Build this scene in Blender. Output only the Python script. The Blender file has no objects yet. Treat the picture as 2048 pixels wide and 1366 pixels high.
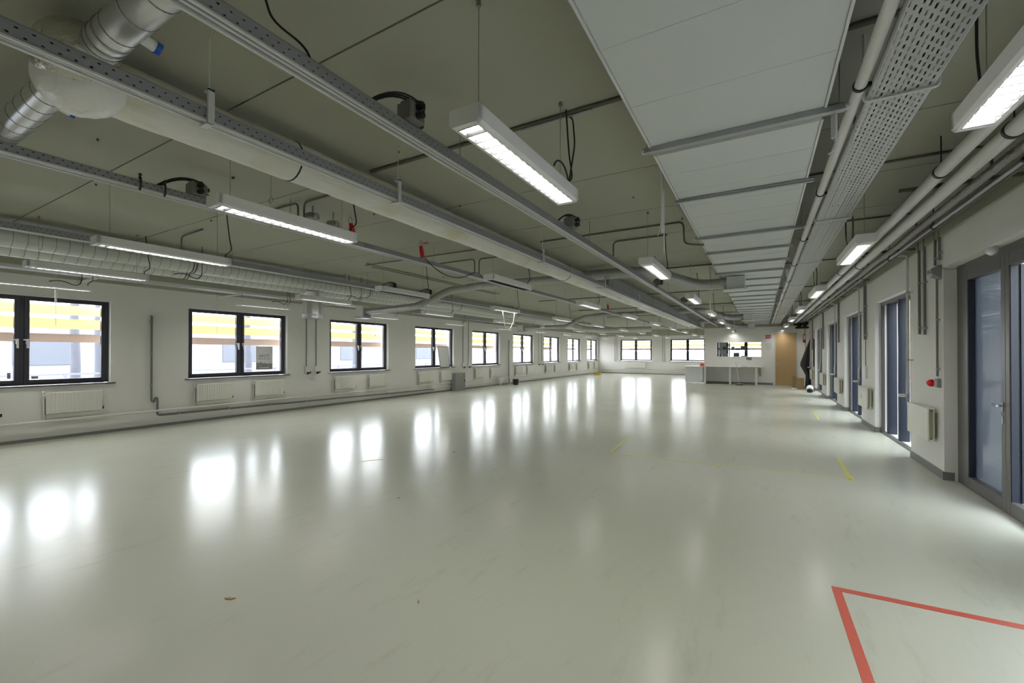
import bpy, math, random
from mathutils import Vector, Matrix
random.seed(7)
C = bpy.context.scene.collection
PI = math.pi
R = math.radians
CEIL = 3.25

# ------------------------------------------------------------------ materials
def mat(name, col, rough=0.5, metal=0.0, spec=0.5, noise=0.0, nscale=6.0, bump=0.0, bscale=30.0, emit=None, estr=0.0, coat=0.0, stretch=None):
    m = bpy.data.materials.new(name); m.use_nodes = True
    nt = m.node_tree; n = nt.nodes; l = nt.links
    b = n['Principled BSDF']
    b.inputs['Base Color'].default_value = (*col, 1)
    b.inputs['Roughness'].default_value = rough
    b.inputs['Metallic'].default_value = metal
    b.inputs['Specular IOR Level'].default_value = spec
    b.inputs['Coat Weight'].default_value = coat
    tc = None
    if noise or bump:
        tc = n.new('ShaderNodeTexCoord')
        mp = n.new('ShaderNodeMapping'); l.new(tc.outputs['Object'], mp.inputs['Vector'])
        if stretch: mp.inputs['Scale'].default_value = stretch
    if noise:
        t = n.new('ShaderNodeTexNoise'); t.inputs['Scale'].default_value = nscale; t.inputs['Detail'].default_value = 5
        l.new(mp.outputs['Vector'], t.inputs['Vector'])
        mx = n.new('ShaderNodeMix'); mx.data_type = 'RGBA'
        mx.inputs['A'].default_value = (*[c*(1-noise) for c in col], 1)
        mx.inputs['B'].default_value = (*[min(1, c*(1+noise)) for c in col], 1)
        l.new(t.outputs['Fac'], mx.inputs['Factor']); l.new(mx.outputs['Result'], b.inputs['Base Color'])
    if bump:
        t2 = n.new('ShaderNodeTexNoise'); t2.inputs['Scale'].default_value = bscale; t2.inputs['Detail'].default_value = 4
        l.new(mp.outputs['Vector'], t2.inputs['Vector'])
        bp = n.new('ShaderNodeBump'); bp.inputs['Strength'].default_value = bump; bp.inputs['Distance'].default_value = 0.02
        l.new(t2.outputs['Fac'], bp.inputs['Height']); l.new(bp.outputs['Normal'], b.inputs['Normal'])
    if emit:
        b.inputs['Emission Color'].default_value = (*emit, 1); b.inputs['Emission Strength'].default_value = estr
    return m

def mathn(nt, op, a, b=None, c=None):
    x = nt.nodes.new('ShaderNodeMath'); x.operation = op
    for i, v in enumerate((a, b, c)):
        if v is None: continue
        if isinstance(v, (int, float)): x.inputs[i].default_value = v
        else: nt.links.new(v, x.inputs[i])
    return x.outputs[0]

def perforated(name, col, rough, metal, py, px, hy, hx, ax='X', stagger=True, density=1.0):
    """Sheet metal with real (see-through) slots: period py x px, slot hy x hx, along Y and across ax."""
    m = mat(name, col, rough, metal)
    nt = m.node_tree; n = nt.nodes; l = nt.links
    b = n['Principled BSDF']; out = n['Material Output']
    tc = n.new('ShaderNodeTexCoord'); sp = n.new('ShaderNodeSeparateXYZ'); l.new(tc.outputs['Object'], sp.inputs[0])
    y = mathn(nt, 'DIVIDE', sp.outputs['Y'], py); x = mathn(nt, 'DIVIDE', sp.outputs[ax], px)
    if stagger:
        row = mathn(nt, 'FLOOR', x); y = mathn(nt, 'ADD', y, mathn(nt, 'MULTIPLY', row, 0.5))
    fy = mathn(nt, 'ABSOLUTE', mathn(nt, 'SUBTRACT', mathn(nt, 'FRACT', y), 0.5))
    fx = mathn(nt, 'ABSOLUTE', mathn(nt, 'SUBTRACT', mathn(nt, 'FRACT', x), 0.5))
    a = mathn(nt, 'LESS_THAN', fy, hy/py/2); c = mathn(nt, 'LESS_THAN', fx, hx/px/2)
    f = mathn(nt, 'MULTIPLY', a, c)
    tr = n.new('ShaderNodeBsdfTransparent'); mx = n.new('ShaderNodeMixShader')
    l.new(f, mx.inputs[0]); l.new(b.outputs[0], mx.inputs[1]); l.new(tr.outputs[0], mx.inputs[2]); l.new(mx.outputs[0], out.inputs[0])
    return m

def glass(name, tint=(0.93, 0.96, 0.97), refl=1.0, film=None, filmfac=0.0):
    m = bpy.data.materials.new(name); m.use_nodes = True
    nt = m.node_tree; n = nt.nodes; l = nt.links; n.remove(n['Principled BSDF'])
    out = n['Material Output']
    tr = n.new('ShaderNodeBsdfTransparent'); tr.inputs[0].default_value = (*tint, 1)
    gl = n.new('ShaderNodeBsdfGlossy'); gl.inputs['Roughness'].default_value = 0.02
    fr = n.new('ShaderNodeFresnel'); fr.inputs[0].default_value = 1.5
    ge = n.new('ShaderNodeNewGeometry')
    f = mathn(nt, 'MULTIPLY', mathn(nt, 'MULTIPLY', fr.outputs[0], refl), mathn(nt, 'SUBTRACT', 1.0, ge.outputs['Backfacing']))
    f = mathn(nt, 'MINIMUM', f, 1.0)
    base = tr.outputs[0]
    if film:
        d = n.new('ShaderNodeBsdfDiffuse'); d.inputs[0].default_value = (*film, 1)
        t = n.new('ShaderNodeBsdfTranslucent'); t.inputs[0].default_value = (*film, 1)
        m1 = n.new('ShaderNodeMixShader'); m1.inputs[0].default_value = 0.5
        l.new(d.outputs[0], m1.inputs[1]); l.new(t.outputs[0], m1.inputs[2])
        m2 = n.new('ShaderNodeMixShader'); m2.inputs[0].default_value = filmfac
        l.new(base, m2.inputs[1]); l.new(m1.outputs[0], m2.inputs[2]); base = m2.outputs[0]
    mx = n.new('ShaderNodeMixShader')
    l.new(f, mx.inputs[0]); l.new(base, mx.inputs[1]); l.new(gl.outputs[0], mx.inputs[2]); l.new(mx.outputs[0], out.inputs[0])
    return m

def translucent(name, col, fac=0.6):
    m = bpy.data.materials.new(name); m.use_nodes = True
    nt = m.node_tree; n = nt.nodes; l = nt.links; n.remove(n['Principled BSDF'])
    d = n.new('ShaderNodeBsdfDiffuse'); d.inputs[0].default_value = (*col, 1)
    t = n.new('ShaderNodeBsdfTranslucent'); t.inputs[0].default_value = (*col, 1)
    mx = n.new('ShaderNodeMixShader'); mx.inputs[0].default_value = fac
    l.new(d.outputs[0], mx.inputs[1]); l.new(t.outputs[0], mx.inputs[2]); l.new(mx.outputs[0], n['Material Output'].inputs[0])
    return m

def floor_material():
    m = mat('floor_epoxy', (0.47, 0.478, 0.415), 0.2)
    nt = m.node_tree; n = nt.nodes; l = nt.links; b = n['Principled BSDF']
    tc = n.new('ShaderNodeTexCoord')
    def noise(scale, detail, stretch=(1, 1, 1), rot=0.0, rough=0.55):
        mp = n.new('ShaderNodeMapping'); mp.inputs['Scale'].default_value = stretch; mp.inputs['Rotation'].default_value = (0, 0, rot)
        l.new(tc.outputs['Object'], mp.inputs['Vector'])
        t = n.new('ShaderNodeTexNoise'); t.inputs['Scale'].default_value = scale; t.inputs['Detail'].default_value = detail
        t.inputs['Roughness'].default_value = rough
        l.new(mp.outputs['Vector'], t.inputs['Vector']); return t.outputs['Fac']
    def ramp(v, a, b_, ca, cb):
        r = n.new('ShaderNodeValToRGB'); r.color_ramp.elements[0].position = a; r.color_ramp.elements[1].position = b_
        r.color_ramp.elements[0].color = (*ca, 1); r.color_ramp.elements[1].color = (*cb, 1); l.new(v, r.inputs[0]); return r.outputs[0]
    big = ramp(noise(0.35, 3), 0.35, 0.65, (0.535, 0.55, 0.455), (0.56, 0.57, 0.495))
    # scuffs: stretched dark marks
    sc = ramp(noise(4.5, 9, (1.6, 0.35, 1), 0.9, 0.75), 0.56, 0.74, (1, 1, 1), (0.84, 0.82, 0.77))
    # fine dark specks
    sp = ramp(noise(14.0, 5, (1, 0.6, 1), 0.2, 0.8), 0.70, 0.74, (1, 1, 1), (0.45, 0.42, 0.36))
    m1 = n.new('ShaderNodeMix'); m1.data_type = 'RGBA'; m1.blend_type = 'MULTIPLY'; m1.inputs['Factor'].default_value = 0.8
    l.new(big, m1.inputs['A']); l.new(sc, m1.inputs['B'])
    m2 = n.new('ShaderNodeMix'); m2.data_type = 'RGBA'; m2.blend_type = 'MULTIPLY'; m2.inputs['Factor'].default_value = 1
    l.new(m1.outputs['Result'], m2.inputs['A']); l.new(sp, m2.inputs['B'])
    l.new(m2.outputs['Result'], b.inputs['Base Color'])
    rr = n.new('ShaderNodeMapRange'); l.new(noise(1.3, 5), rr.inputs['Value'])
    rr.inputs['From Min'].default_value = 0.3; rr.inputs['From Max'].default_value = 0.7
    rr.inputs['To Min'].default_value = 0.19; rr.inputs['To Max'].default_value = 0.22; b.inputs['Specular IOR Level'].default_value = 0.15
    l.new(rr.outputs[0], b.inputs['Roughness'])
    bp = n.new('ShaderNodeBump'); bp.inputs['Strength'].default_value = 0.25; bp.inputs['Distance'].default_value = 0.01
    l.new(noise(1.6, 3), bp.inputs['Height']); l.new(bp.outputs[0], b.inputs['Normal'])
    return m

def foil_material(name, col, rough, metal, bump=0.6, bs=9):
    return mat(name, col, rough, metal, noise=0.08, nscale=5, bump=bump, bscale=bs)

def wrap_material():
    m = mat('stained_white_wrap', (0.84, 0.83, 0.77), 0.4, bump=1.0, bscale=8, stretch=(1, .45, 1))
    nt = m.node_tree; n = nt.nodes; l = nt.links; b = n['Principled BSDF']
    tc = n.new('ShaderNodeTexCoord'); t = n.new('ShaderNodeTexNoise'); t.inputs['Scale'].default_value = 1.7; t.inputs['Detail'].default_value = 4
    l.new(tc.outputs['Object'], t.inputs['Vector'])
    r = n.new('ShaderNodeValToRGB'); r.color_ramp.elements[0].position = .48; r.color_ramp.elements[1].position = .68
    r.color_ramp.elements[0].color = (0.84, 0.83, 0.78, 1); r.color_ramp.elements[1].color = (0.74, 0.71, 0.52, 1)
    l.new(t.outputs['Fac'], r.inputs[0]); l.new(r.outputs[0], b.inputs['Base Color'])
    return m

M = {}
M['floor'] = floor_material()
M['wall'] = mat('wall_paint', (0.79, 0.775, 0.735), 0.75, noise=0.015, nscale=1.2)
M['olive'] = mat('olive_concrete_paint', (0.395, 0.395, 0.315), 0.8, noise=0.05, nscale=0.9, bump=0.05, bscale=14)
M['seam'] = mat('ceiling_joint', (0.10, 0.10, 0.08), 0.9)
M['skirt'] = mat('skirting', (0.19, 0.19, 0.175), 0.5)
M['white'] = mat('white_enamel', (0.80, 0.80, 0.78), 0.35)
M['radiator'] = mat('radiator_enamel', (0.78, 0.77, 0.70), 0.35)
M['radgap'] = mat('radiator_gap', (0.33, 0.32, 0.2), 0.5)
M['frame'] = mat('anthracite_frame', (0.035, 0.034, 0.045), 0.35)
M['navy'] = mat('navy_post', (0.012, 0.019, 0.036), 0.35)
M['alu'] = mat('grey_aluminium', (0.13, 0.125, 0.12), 0.38, 0.2)
M['sill'] = mat('dark_sill', (0.06, 0.058, 0.06), 0.4)
M['glass'] = glass('window_glass')
M['film'] = glass('frosted_film_glass', film=(0.20, 0.235, 0.29), filmfac=0.86, refl=1.2)
M['steel'] = mat('galvanised', (0.42, 0.43, 0.44), 0.38, 0.75, noise=0.12, nscale=7)
M['grey'] = mat('grey_trunking', (0.34, 0.35, 0.37), 0.45, 0.3, noise=0.05, nscale=4)
M['greylip'] = mat('pale_rail_lip', (0.66, 0.67, 0.66), 0.4, 0.1)
M['railperf'] = perforated('rail_perforated', (0.33, 0.34, 0.36), 0.45, 0.2, 0.05, 0.03, 0.011, 0.008, 'Z', True)
M['trayperf'] = perforated('tray_perforated', (0.50, 0.51, 0.50), 0.42, 0.35, 0.058, 0.0235, 0.034, 0.008, 'X', True)
M['spiral'] = mat('spiral_duct_steel', (0.62, 0.62, 0.60), 0.3, 0.85, noise=0.08, nscale=3)
M['ductpale'] = mat('pale_zinc_duct', (0.60, 0.62, 0.58), 0.42, 0.35, noise=0.05, nscale=2)
M['ductgrey'] = mat('grey_zinc_duct', (0.46, 0.47, 0.46), 0.38, 0.5, noise=0.06, nscale=3)
M['louvreshade'] = mat('louvre_shadow_edge', (0.10, 0.10, 0.10), 0.6)
M['ductseam'] = mat('duct_seam', (0.27, 0.28, 0.26), 0.5, 0.4)
M['band'] = mat('duct_band', (0.22, 0.22, 0.21), 0.5, 0.5)
M['wrap'] = wrap_material()
M['crumple'] = mat('crumpled_pale_sheet', (0.86, 0.85, 0.82), 0.28, noise=0.04, nscale=6, bump=1.0, bscale=11, stretch=(.5, 1.4, 1.4))
M['foil'] = foil_material('crinkled_foil', (0.62, 0.60, 0.54), 0.22, 0.9, 1.0, 26)
M['pipe'] = mat('pipe_sleeve', (0.66, 0.64, 0.61), 0.55, noise=0.04)
M['flex'] = foil_material('foil_hose', (0.32, 0.30, 0.29), 0.35, 0.7, 1.0, 30)
M['conduit'] = mat('grey_plastic_conduit', (0.20, 0.20, 0.18), 0.5)
M['dconduit'] = mat('olive_painted_conduit', (0.13, 0.13, 0.10), 0.6)
M['black'] = mat('black_rubber', (0.015, 0.015, 0.015), 0.5)
M['wire'] = mat('steel_wire', (0.32, 0.31, 0.28), 0.4, 0.5)
M['lampbody'] = mat('lamp_enamel', (0.80, 0.80, 0.79), 0.35)
M['louvre'] = mat('louvre_aluminium', (0.05, 0.05, 0.05), 0.5, 0.0)
M['lampon'] = mat('lit_tubes', (0.9, 0.9, 0.9), 0.5, emit=(1.0, 0.985, 0.94), estr=12.5)
M['lampoff'] = mat('unlit_reflector', (0.7, 0.71, 0.72), 0.4)
M['panel'] = mat('radiant_panel', (0.60, 0.62, 0.60), 0.55, noise=0.05, nscale=0.8, stretch=(1, 0.4, 1))
M['red'] = mat('red_plastic', (0.55, 0.01, 0.015), 0.3)
M['redlens'] = mat('red_beacon_lens', (0.75, 0.005, 0.01), 0.12)
M['redtape'] = mat('red_tape', (0.60, 0.10, 0.06), 0.35, noise=0.12, nscale=7)
M['yeltape'] = mat('yellow_tape', (0.62, 0.60, 0.16), 0.4, noise=0.1, nscale=9)
M['blue'] = mat('blue_cap', (0.02, 0.12, 0.55), 0.35)
M['wood'] = mat('oak_veneer', (0.52, 0.35, 0.17), 0.4, noise=0.06, nscale=3, stretch=(8, 1, 0.4))
M['card'] = mat('cardboard', (0.38, 0.25, 0.11), 0.8, noise=0.06)
M['yellow'] = mat('yellow_box_card', (0.50, 0.38, 0.03), 0.5)
M['desk'] = mat('white_melamine', (0.82, 0.82, 0.80), 0.3)
M['greypaint'] = mat('grey_cabinet_paint', (0.27, 0.28, 0.27), 0.45)
M['tarp'] = mat('dark_grey_cloth', (0.055, 0.055, 0.055), 0.8, noise=0.2, nscale=5)
M['bladeY'] = translucent('yellow_louvre_blade', (0.78, 0.65, 0.41), 0.5)
M['bladeB'] = translucent('tan_louvre_blade', (0.48, 0.38, 0.31), 0.35)
M['poster'] = translucent('poster_card', (0.55, 0.545, 0.52), 0.30)
M['postertext'] = mat('poster_print', (0.10, 0.10, 0.10), 0.6)
M['postergrey'] = mat('poster_photo', (0.30, 0.29, 0.28), 0.6, noise=0.3, nscale=14)
M['green'] = mat('green_plate', (0.03, 0.14, 0.08), 0.4)
M['paper'] = mat('paper_sheet', (0.66, 0.68, 0.66), 0.6)
M['ground'] = mat('outside_paving', (0.20, 0.20, 0.22), 0.9, noise=0.08, nscale=0.7)
M['facade'] = mat('outside_facade', (0.165, 0.165, 0.195), 0.9, noise=0.1, nscale=0.5)
M['brick'] = mat('outside_beige_facade', (0.20, 0.18, 0.145), 0.9, noise=0.1, nscale=1.5)
M['trunk'] = mat('outside_bark', (0.07, 0.07, 0.085), 0.9, noise=0.2, nscale=6)
M['oglass'] = mat('outside_dark_glass', (0.07, 0.075, 0.09), 0.5)
M['broomw'] = mat('broom_handle_wood', (0.62, 0.55, 0.42), 0.5)

# ------------------------------------------------------------------ mesh builder
class MB:
    def __init__(s): s.v = []; s.f = []; s.sm = []; s.mi = []; s.cur = 0; s.marks = []
    def nxt(s): s.marks.append((len(s.v), len(s.f))); return s
    def add(s, vs, fs, smooth=False):
        o = len(s.v); s.v += [tuple(v) for v in vs]; s.f += [tuple(i+o for i in f) for f in fs]; s.sm += [smooth]*len(fs); s.mi += [s.cur]*len(fs); return s
    def box(s, x0, x1, y0, y1, z0, z1):
        x0, x1 = sorted((x0, x1)); y0, y1 = sorted((y0, y1)); z0, z1 = sorted((z0, z1))
        vs = [(x, y, z) for z in (z0, z1) for y in (y0, y1) for x in (x0, x1)]
        return s.add(vs, [(0, 2, 3, 1), (4, 5, 7, 6), (0, 1, 5, 4), (2, 6, 7, 3), (0, 4, 6, 2), (1, 3, 7, 5)])
    def bev(s, x0, x1, y0, y1, z0, z1, b=0.005):
        """box with chamfered edges"""
        x0, x1 = sorted((x0, x1)); y0, y1 = sorted((y0, y1)); z0, z1 = sorted((z0, z1))
        b = min(b, (x1-x0)/3, (y1-y0)/3, (z1-z0)/3)
        vs = []; idx = {}
        for ix, X in enumerate((x0, x1)):
            for iy, Y in enumerate((y0, y1)):
                for iz, Z in enumerate((z0, z1)):
                    dx = b if ix == 0 else -b; dy = b if iy == 0 else -b; dz = b if iz == 0 else -b
                    idx[(ix, iy, iz, 'x')] = len(vs); vs.append((X, Y+dy, Z+dz))
                    idx[(ix, iy, iz, 'y')] = len(vs); vs.append((X+dx, Y, Z+dz))
                    idx[(ix, iy, iz, 'z')] = len(vs); vs.append((X+dx, Y+dy, Z))
        fs = []
        for i in (0, 1):
            fs.append(tuple(idx[(i, a, c, 'x')] for a, c in ((0, 0), (1, 0), (1, 1), (0, 1))))
            fs.append(tuple(idx[(a, i, c, 'y')] for a, c in ((0, 0), (1, 0), (1, 1), (0, 1))))
            fs.append(tuple(idx[(a, c, i, 'z')] for a, c in ((0, 0), (1, 0), (1, 1), (0, 1))))
        for a in (0, 1):
            for c in (0, 1):
                fs.append((idx[(a, c, 0, 'x')], idx[(a, c, 1, 'x')], idx[(a, c, 1, 'y')], idx[(a, c, 0, 'y')]))
                fs.append((idx[(a, 0, c, 'x')], idx[(a, 1, c, 'x')], idx[(a, 1, c, 'z')], idx[(a, 0, c, 'z')]))
                fs.append((idx[(0, a, c, 'y')], idx[(1, a, c, 'y')], idx[(1, a, c, 'z')], idx[(0, a, c, 'z')]))
                for k in (0, 1): fs.append((idx[(a, c, k, 'x')], idx[(a, c, k, 'y')], idx[(a, c, k, 'z')]))
        return s.add(vs, fs)
    def frustum(s, p, q, r0, r1, n=16, caps=True, smooth=True):
        p = Vector(p); q = Vector(q); d = (q-p).normalized()
        u = d.orthogonal().normalized(); w = d.cross(u)
        vs = []
        for c, r in ((p, r0), (q, r1)):
            for i in range(n):
                a = 2*PI*i/n; vs.append(c+u*math.cos(a)*r+w*math.sin(a)*r)
        s.add(vs, [(i, (i+1) % n, n+(i+1) % n, n+i) for i in range(n)], smooth)
        if caps: s.add(vs, [tuple(range(n))[::-1], tuple(range(n, 2*n))])
        return s
    def cyl(s, p, q, r, n=16, caps=True): return s.frustum(p, q, r, r, n, caps)
    def tube(s, pts, r, n=8, caps=True):
        pts = [Vector(p) for p in pts]
        dirs = []
        for i in range(len(pts)):
            a = pts[max(i-1, 0)]; b = pts[min(i+1, len(pts)-1)]; dirs.append((b-a).normalized())
        u = dirs[0].orthogonal().normalized(); vs = []
        for i, p in enumerate(pts):
            d = dirs[i]; u = (u-d*u.dot(d)).normalized(); w = d.cross(u)
            rr = r[i] if isinstance(r, (list, tuple)) else r
            for k in range(n):
                a = 2*PI*k/n; vs.append(p+u*math.cos(a)*rr+w*math.sin(a)*rr)
        fs = []
        for i in range(len(pts)-1):
            for k in range(n): fs.append((i*n+k, i*n+(k+1) % n, (i+1)*n+(k+1) % n, (i+1)*n+k))
        s.add(vs, fs, True)
        if caps: s.add(vs, [tuple(range(n))[::-1], tuple(range((len(pts)-1)*n, len(pts)*n))])
        return s
    def ring(s, c, d, r, w, h):
        """flat band around a tube: centre c, axis d, inner radius r, width w, height h"""
        c = Vector(c); d = Vector(d).normalized()
        return s.cyl(c-d*w/2, c+d*w/2, r+h, 20)
    def lathe(s, c, d, prof, n=16):
        c = Vector(c); d = Vector(d).normalized(); u = d.orthogonal().normalized(); w = d.cross(u)
        vs = []
        for t, r in prof:
            for k in range(n):
                a = 2*PI*k/n; vs.append(c+d*t+u*math.cos(a)*r+w*math.sin(a)*r)
        fs = []
        for i in range(len(prof)-1):
            for k in range(n): fs.append((i*n+k, i*n+(k+1) % n, (i+1)*n+(k+1) % n, (i+1)*n+k))
        s.add(vs, fs, True)
        s.add(vs, [tuple(range(n))[::-1], tuple(range((len(prof)-1)*n, len(prof)*n))]); return s
    def blob(s, c, rx, ry, rz, jit=0.0, n=28, m=16, seed=1):
        rnd = random.Random(seed); vs = []; fs = []
        for i in range(m+1):
            th = PI*i/m
            for k in range(n):
                a = 2*PI*k/n; j = 1+jit*(math.sin(3*a+2*th+seed)+math.sin(5*th-2*a)+0.6*math.sin(9*a+5*th)+rnd.uniform(-.5, .5))
                vs.append((c[0]+rx*j*math.sin(th)*math.cos(a), c[1]+ry*j*math.sin(th)*math.sin(a), c[2]+rz*j*math.cos(th)))
        for i in range(m):
            for k in range(n): fs.append((i*n+k, (i+1)*n+k, (i+1)*n+(k+1) % n, i*n+(k+1) % n))
        return s.add(vs, fs, True)
    def prism(s, prof, y0, y1, ax='y'):
        """extrude a 2-D outline: ax y -> prof is (x,z); ax x -> prof is (y,z); ax z -> (x,y)"""
        def P(a, b, t): return {'y': (a, t, b), 'x': (t, a, b), 'z': (a, b, t)}[ax]
        n = len(prof); vs = [P(a, b, y0) for a, b in prof]+[P(a, b, y1) for a, b in prof]
        return s.add(vs, [(i, (i+1) % n, n+(i+1) % n, n+i) for i in range(n)]+[tuple(range(n))[::-1], tuple(range(n, 2*n))])
    def build(s, name, m, parent=None, origin=None):
        if origin is None:
            if parent is not None: origin = worldloc(parent)
            else:
                xs, ys, zs = zip(*s.v); origin = ((min(xs)+max(xs))/2, (min(ys)+max(ys))/2, min(zs))
        me = bpy.data.meshes.new(name)
        me.from_pydata([(a-origin[0], b-origin[1], c-origin[2]) for a, b, c in s.v], [], s.f)
        me.polygons.foreach_set('use_smooth', s.sm)
        for q in (m if isinstance(m, (list, tuple)) else (m,)): me.materials.append(q)
        me.polygons.foreach_set('material_index', s.mi); me.update()
        import bmesh
        bm = bmesh.new(); bm.from_mesh(me); bmesh.ops.recalc_face_normals(bm, faces=bm.faces[:]); bm.to_mesh(me); bm.free()
        o = bpy.data.objects.new(name, me); C.objects.link(o)
        if parent is None: o.location = origin
        else: o.parent = parent
        return o

def build_each(s, name, m, parent):
    # every piece between nxt() marks becomes a part of its own
    v0 = f0 = 0
    for v1, f1 in s.marks+[(len(s.v), len(s.f))]:
        if f1 == f0: continue
        b = MB(); b.v = s.v[v0:v1]; b.f = [tuple(i-v0 for i in f) for f in s.f[f0:f1]]; b.sm = s.sm[f0:f1]; b.mi = s.mi[f0:f1]
        b.build(name, m, parent); v0, f0 = v1, f1
MB.build_each = build_each

def worldloc(o):
    v = Vector(o.location)
    while o.parent: o = o.parent; v = v+Vector(o.location)
    return v
def tag(o, label=None, cat=None, group=None, kind=None):
    if label: o['label'] = label
    if cat: o['category'] = cat
    if group: o['group'] = group
    if kind: o['kind'] = kind
    return o
def thing(name, loc, label, cat, group=None):
    o = bpy.data.objects.new(name, None); C.objects.link(o); o.location = loc; o.empty_display_size = 0.05
    return tag(o, label, cat, group)
def struct(name, mb, m, parent=None, label=None, cat=None):
    o = mb.build(name, m, parent)
    if parent is None: tag(o, label, cat, None, 'structure')
    return o
def copy_tree(o, loc, label=None, name=None):
    r = o.copy(); C.objects.link(r); r.location = loc
    if label: r['label'] = label
    for ch in o.children:
        c = ch.copy(); C.objects.link(c); c.parent = r
        for g in ch.children:
            d = g.copy(); C.objects.link(d); d.parent = c
    return r
def arc(p0, p1, p2, n=6):
    """quadratic curve"""
    p0, p1, p2 = map(Vector, (p0, p1, p2)); return [p0*(1-t)**2+p1*2*t*(1-t)+p2*t*t for t in [i/n for i in range(n+1)]]
def rounded(pts, r=0.06, n=5):
    pts = [Vector(p) for p in pts]; out = [pts[0]]
    for i in range(1, len(pts)-1):
        a = pts[i]+(pts[i-1]-pts[i]).normalized()*min(r, (pts[i-1]-pts[i]).length*.45)
        b = pts[i]+(pts[i+1]-pts[i]).normalized()*min(r, (pts[i+1]-pts[i]).length*.45)
        out += arc(a, pts[i], b, n)
    out.append(pts[-1]); return out
ORD = ['nearest', 'second', 'third', 'fourth', 'fifth', 'sixth', 'seventh', 'eighth', 'ninth', 'tenth', 'eleventh']

# ------------------------------------------------------------------ dimensions
XL, XR, YN, YF, YP, XP = -10.95, 1.94, -5.2, 32.5, 24.5, -2.55
WS = [1.10+3.61*k for k in range(9)]      # left window starts
WW = 2.29; WZ0, WZ1 = 0.955, 2.53
FW = [(-9.24, -6.93), (-5.63, -3.32), (-2.02, 0.29)]   # far wall windows

# ------------------------------------------------------------------ shell
b = MB(); b.box(XL-.1, XR+.3, YN, YF+.1, -.12, 0); struct('floor', b, M['floor'], None, 'pale grey-green glossy epoxy floor with window reflections', 'floor')
b = MB()
ys = [1.628+1.2*k for k in range(-6, 27)]
for k in range(len(ys)-1):
    b.box(XL-.3, XR+.3, ys[k]+.006, min(ys[k+1]-.006, YF+.3), CEIL, CEIL+.03)
b.box(XL-.3, XR+.3, YN, YF+.3, CEIL+.03, CEIL+.2)
struct('ceiling', b, M['olive'], None, 'olive grey concrete plank ceiling with cross joints', 'ceiling')
# left wall with window openings
b = MB(); TH = 0.34
b.box(XL-TH, XL, YN, YF+TH, 0, WZ0); b.box(XL-TH, XL, YN, YF+TH, WZ1, CEIL)
prev = YN
for s in [WS[0]-3.61]+WS: b.box(XL-TH, XL, prev, s, WZ0, WZ1); prev = s+WW
b.box(XL-TH, XL, prev, YF+TH, WZ0, WZ1)
struct('wall_left', b, M['wall'], None, 'long white wall with a row of dark framed windows on the left', 'wall')
b = MB()
b.box(XL, XR+TH, YF, YF+TH, 0, WZ0); b.box(XL, XR+TH, YF, YF+TH, WZ1, CEIL); prev = XL
for a, c in FW: b.box(prev, a, YF, YF+TH, WZ0, WZ1); prev = c
b.box(prev, XR+TH, YF, YF+TH, WZ0, WZ1)
struct('wall_far', b, M['wall'], None, 'white end wall with wide windows at the far left', 'wall')
# right wall: tall openings
RO = [(4.92, 7.23, 2.60), (8.58, 10.93, 2.53), (12.22, 14.52, 2.53), (15.83, 18.13, 2.53), (19.44, 21.74, 2.53)]
b = MB(); prev = YN
for a, c, h in [(1.31, 3.62, 2.53)]+RO:
    b.box(XR, XR+.36, prev, a, 0, CEIL); b.box(XR, XR+.36, a, c, h, CEIL); prev = c
b.box(XR, XR+.36, prev, YF, 0, CEIL)
struct('wall_right', b, M['wall'], None, 'white wall with piers and tall glazed recesses on the right', 'wall')
b = MB(); b.box(XL-TH, XR+.36, YN-.2, YN, 0, CEIL); struct('wall_near', b, M['wall'], None, 'white wall behind the viewpoint', 'wall')
# partition with opening and door
PT = .12
ox0, ox1, oz0, oz1 = -1.98, 0.015, 1.36, 2.10
dx0, dx1, dz = 0.56, 1.50, 2.555
b = MB()
b.box(XP, ox0, YP, YP+PT, 0, CEIL); b.box(ox0, ox1, YP, YP+PT, 0, oz0); b.box(ox0, ox1, YP, YP+PT, oz1, CEIL)
b.box(ox1, dx0, YP, YP+PT, 0, CEIL); b.box(dx0, dx1, YP, YP+PT, dz, CEIL); b.box(dx1, XR, YP, YP+PT, 0, CEIL)
b.box(XP, XP+PT, YP+PT, YF, 0, CEIL)
struct('wall_partition', b, M['wall'], None, 'white partition wall across the far right with a glazed hatch', 'wall')
# olive perimeter beams
for i, (nm, box, lb) in enumerate((
    ('trim_1', (XL, XL+.03, YN, YF, 2.885, CEIL), 'olive painted concrete band along the top of the left wall'),
    ('trim_2', (XR-.03, XR, YN, YP, 2.985, CEIL), 'olive painted concrete band along the top of the right wall'),
    ('trim_3', (XL+.03, XP, YF-.03, YF, 2.80, CEIL), 'olive painted concrete band along the top of the end wall'),
    ('trim_4', (XP, XR-.03, YP-.03, YP, 2.84, CEIL), 'olive painted concrete band above the partition wall'))):
    b = MB(); b.box(*box); struct(nm, b, M['olive'], None, lb, 'beam')
b = MB(); b.box(XL, XL+.015, YN, YF, 0, .055); struct('baseboard_left', b, M['skirt'], None, 'narrow grey skirting along the left wall', 'skirting')
b = MB(); b.box(XL+.015, XP, YF-.015, YF, 0, .055); struct('baseboard_far', b, M['skirt'], None, 'narrow grey skirting along the end wall', 'skirting')
b = MB(); prev = YN
for a, c, h in [(1.31, 3.62, 2.53)]+RO:
    b.box(XR-.012, XR, prev, a, 0, .10); b.box(XR, XR+.09, a-.012, a+.012, 0, .10); b.box(XR, XR+.09, c-.012, c+.0, 0, .10); prev = c
b.box(XR-.012, XR, prev, YP, 0, .10)
struct('baseboard_right', b, M['skirt'], None, 'grey skirting around the piers of the right wall', 'skirting')
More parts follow.
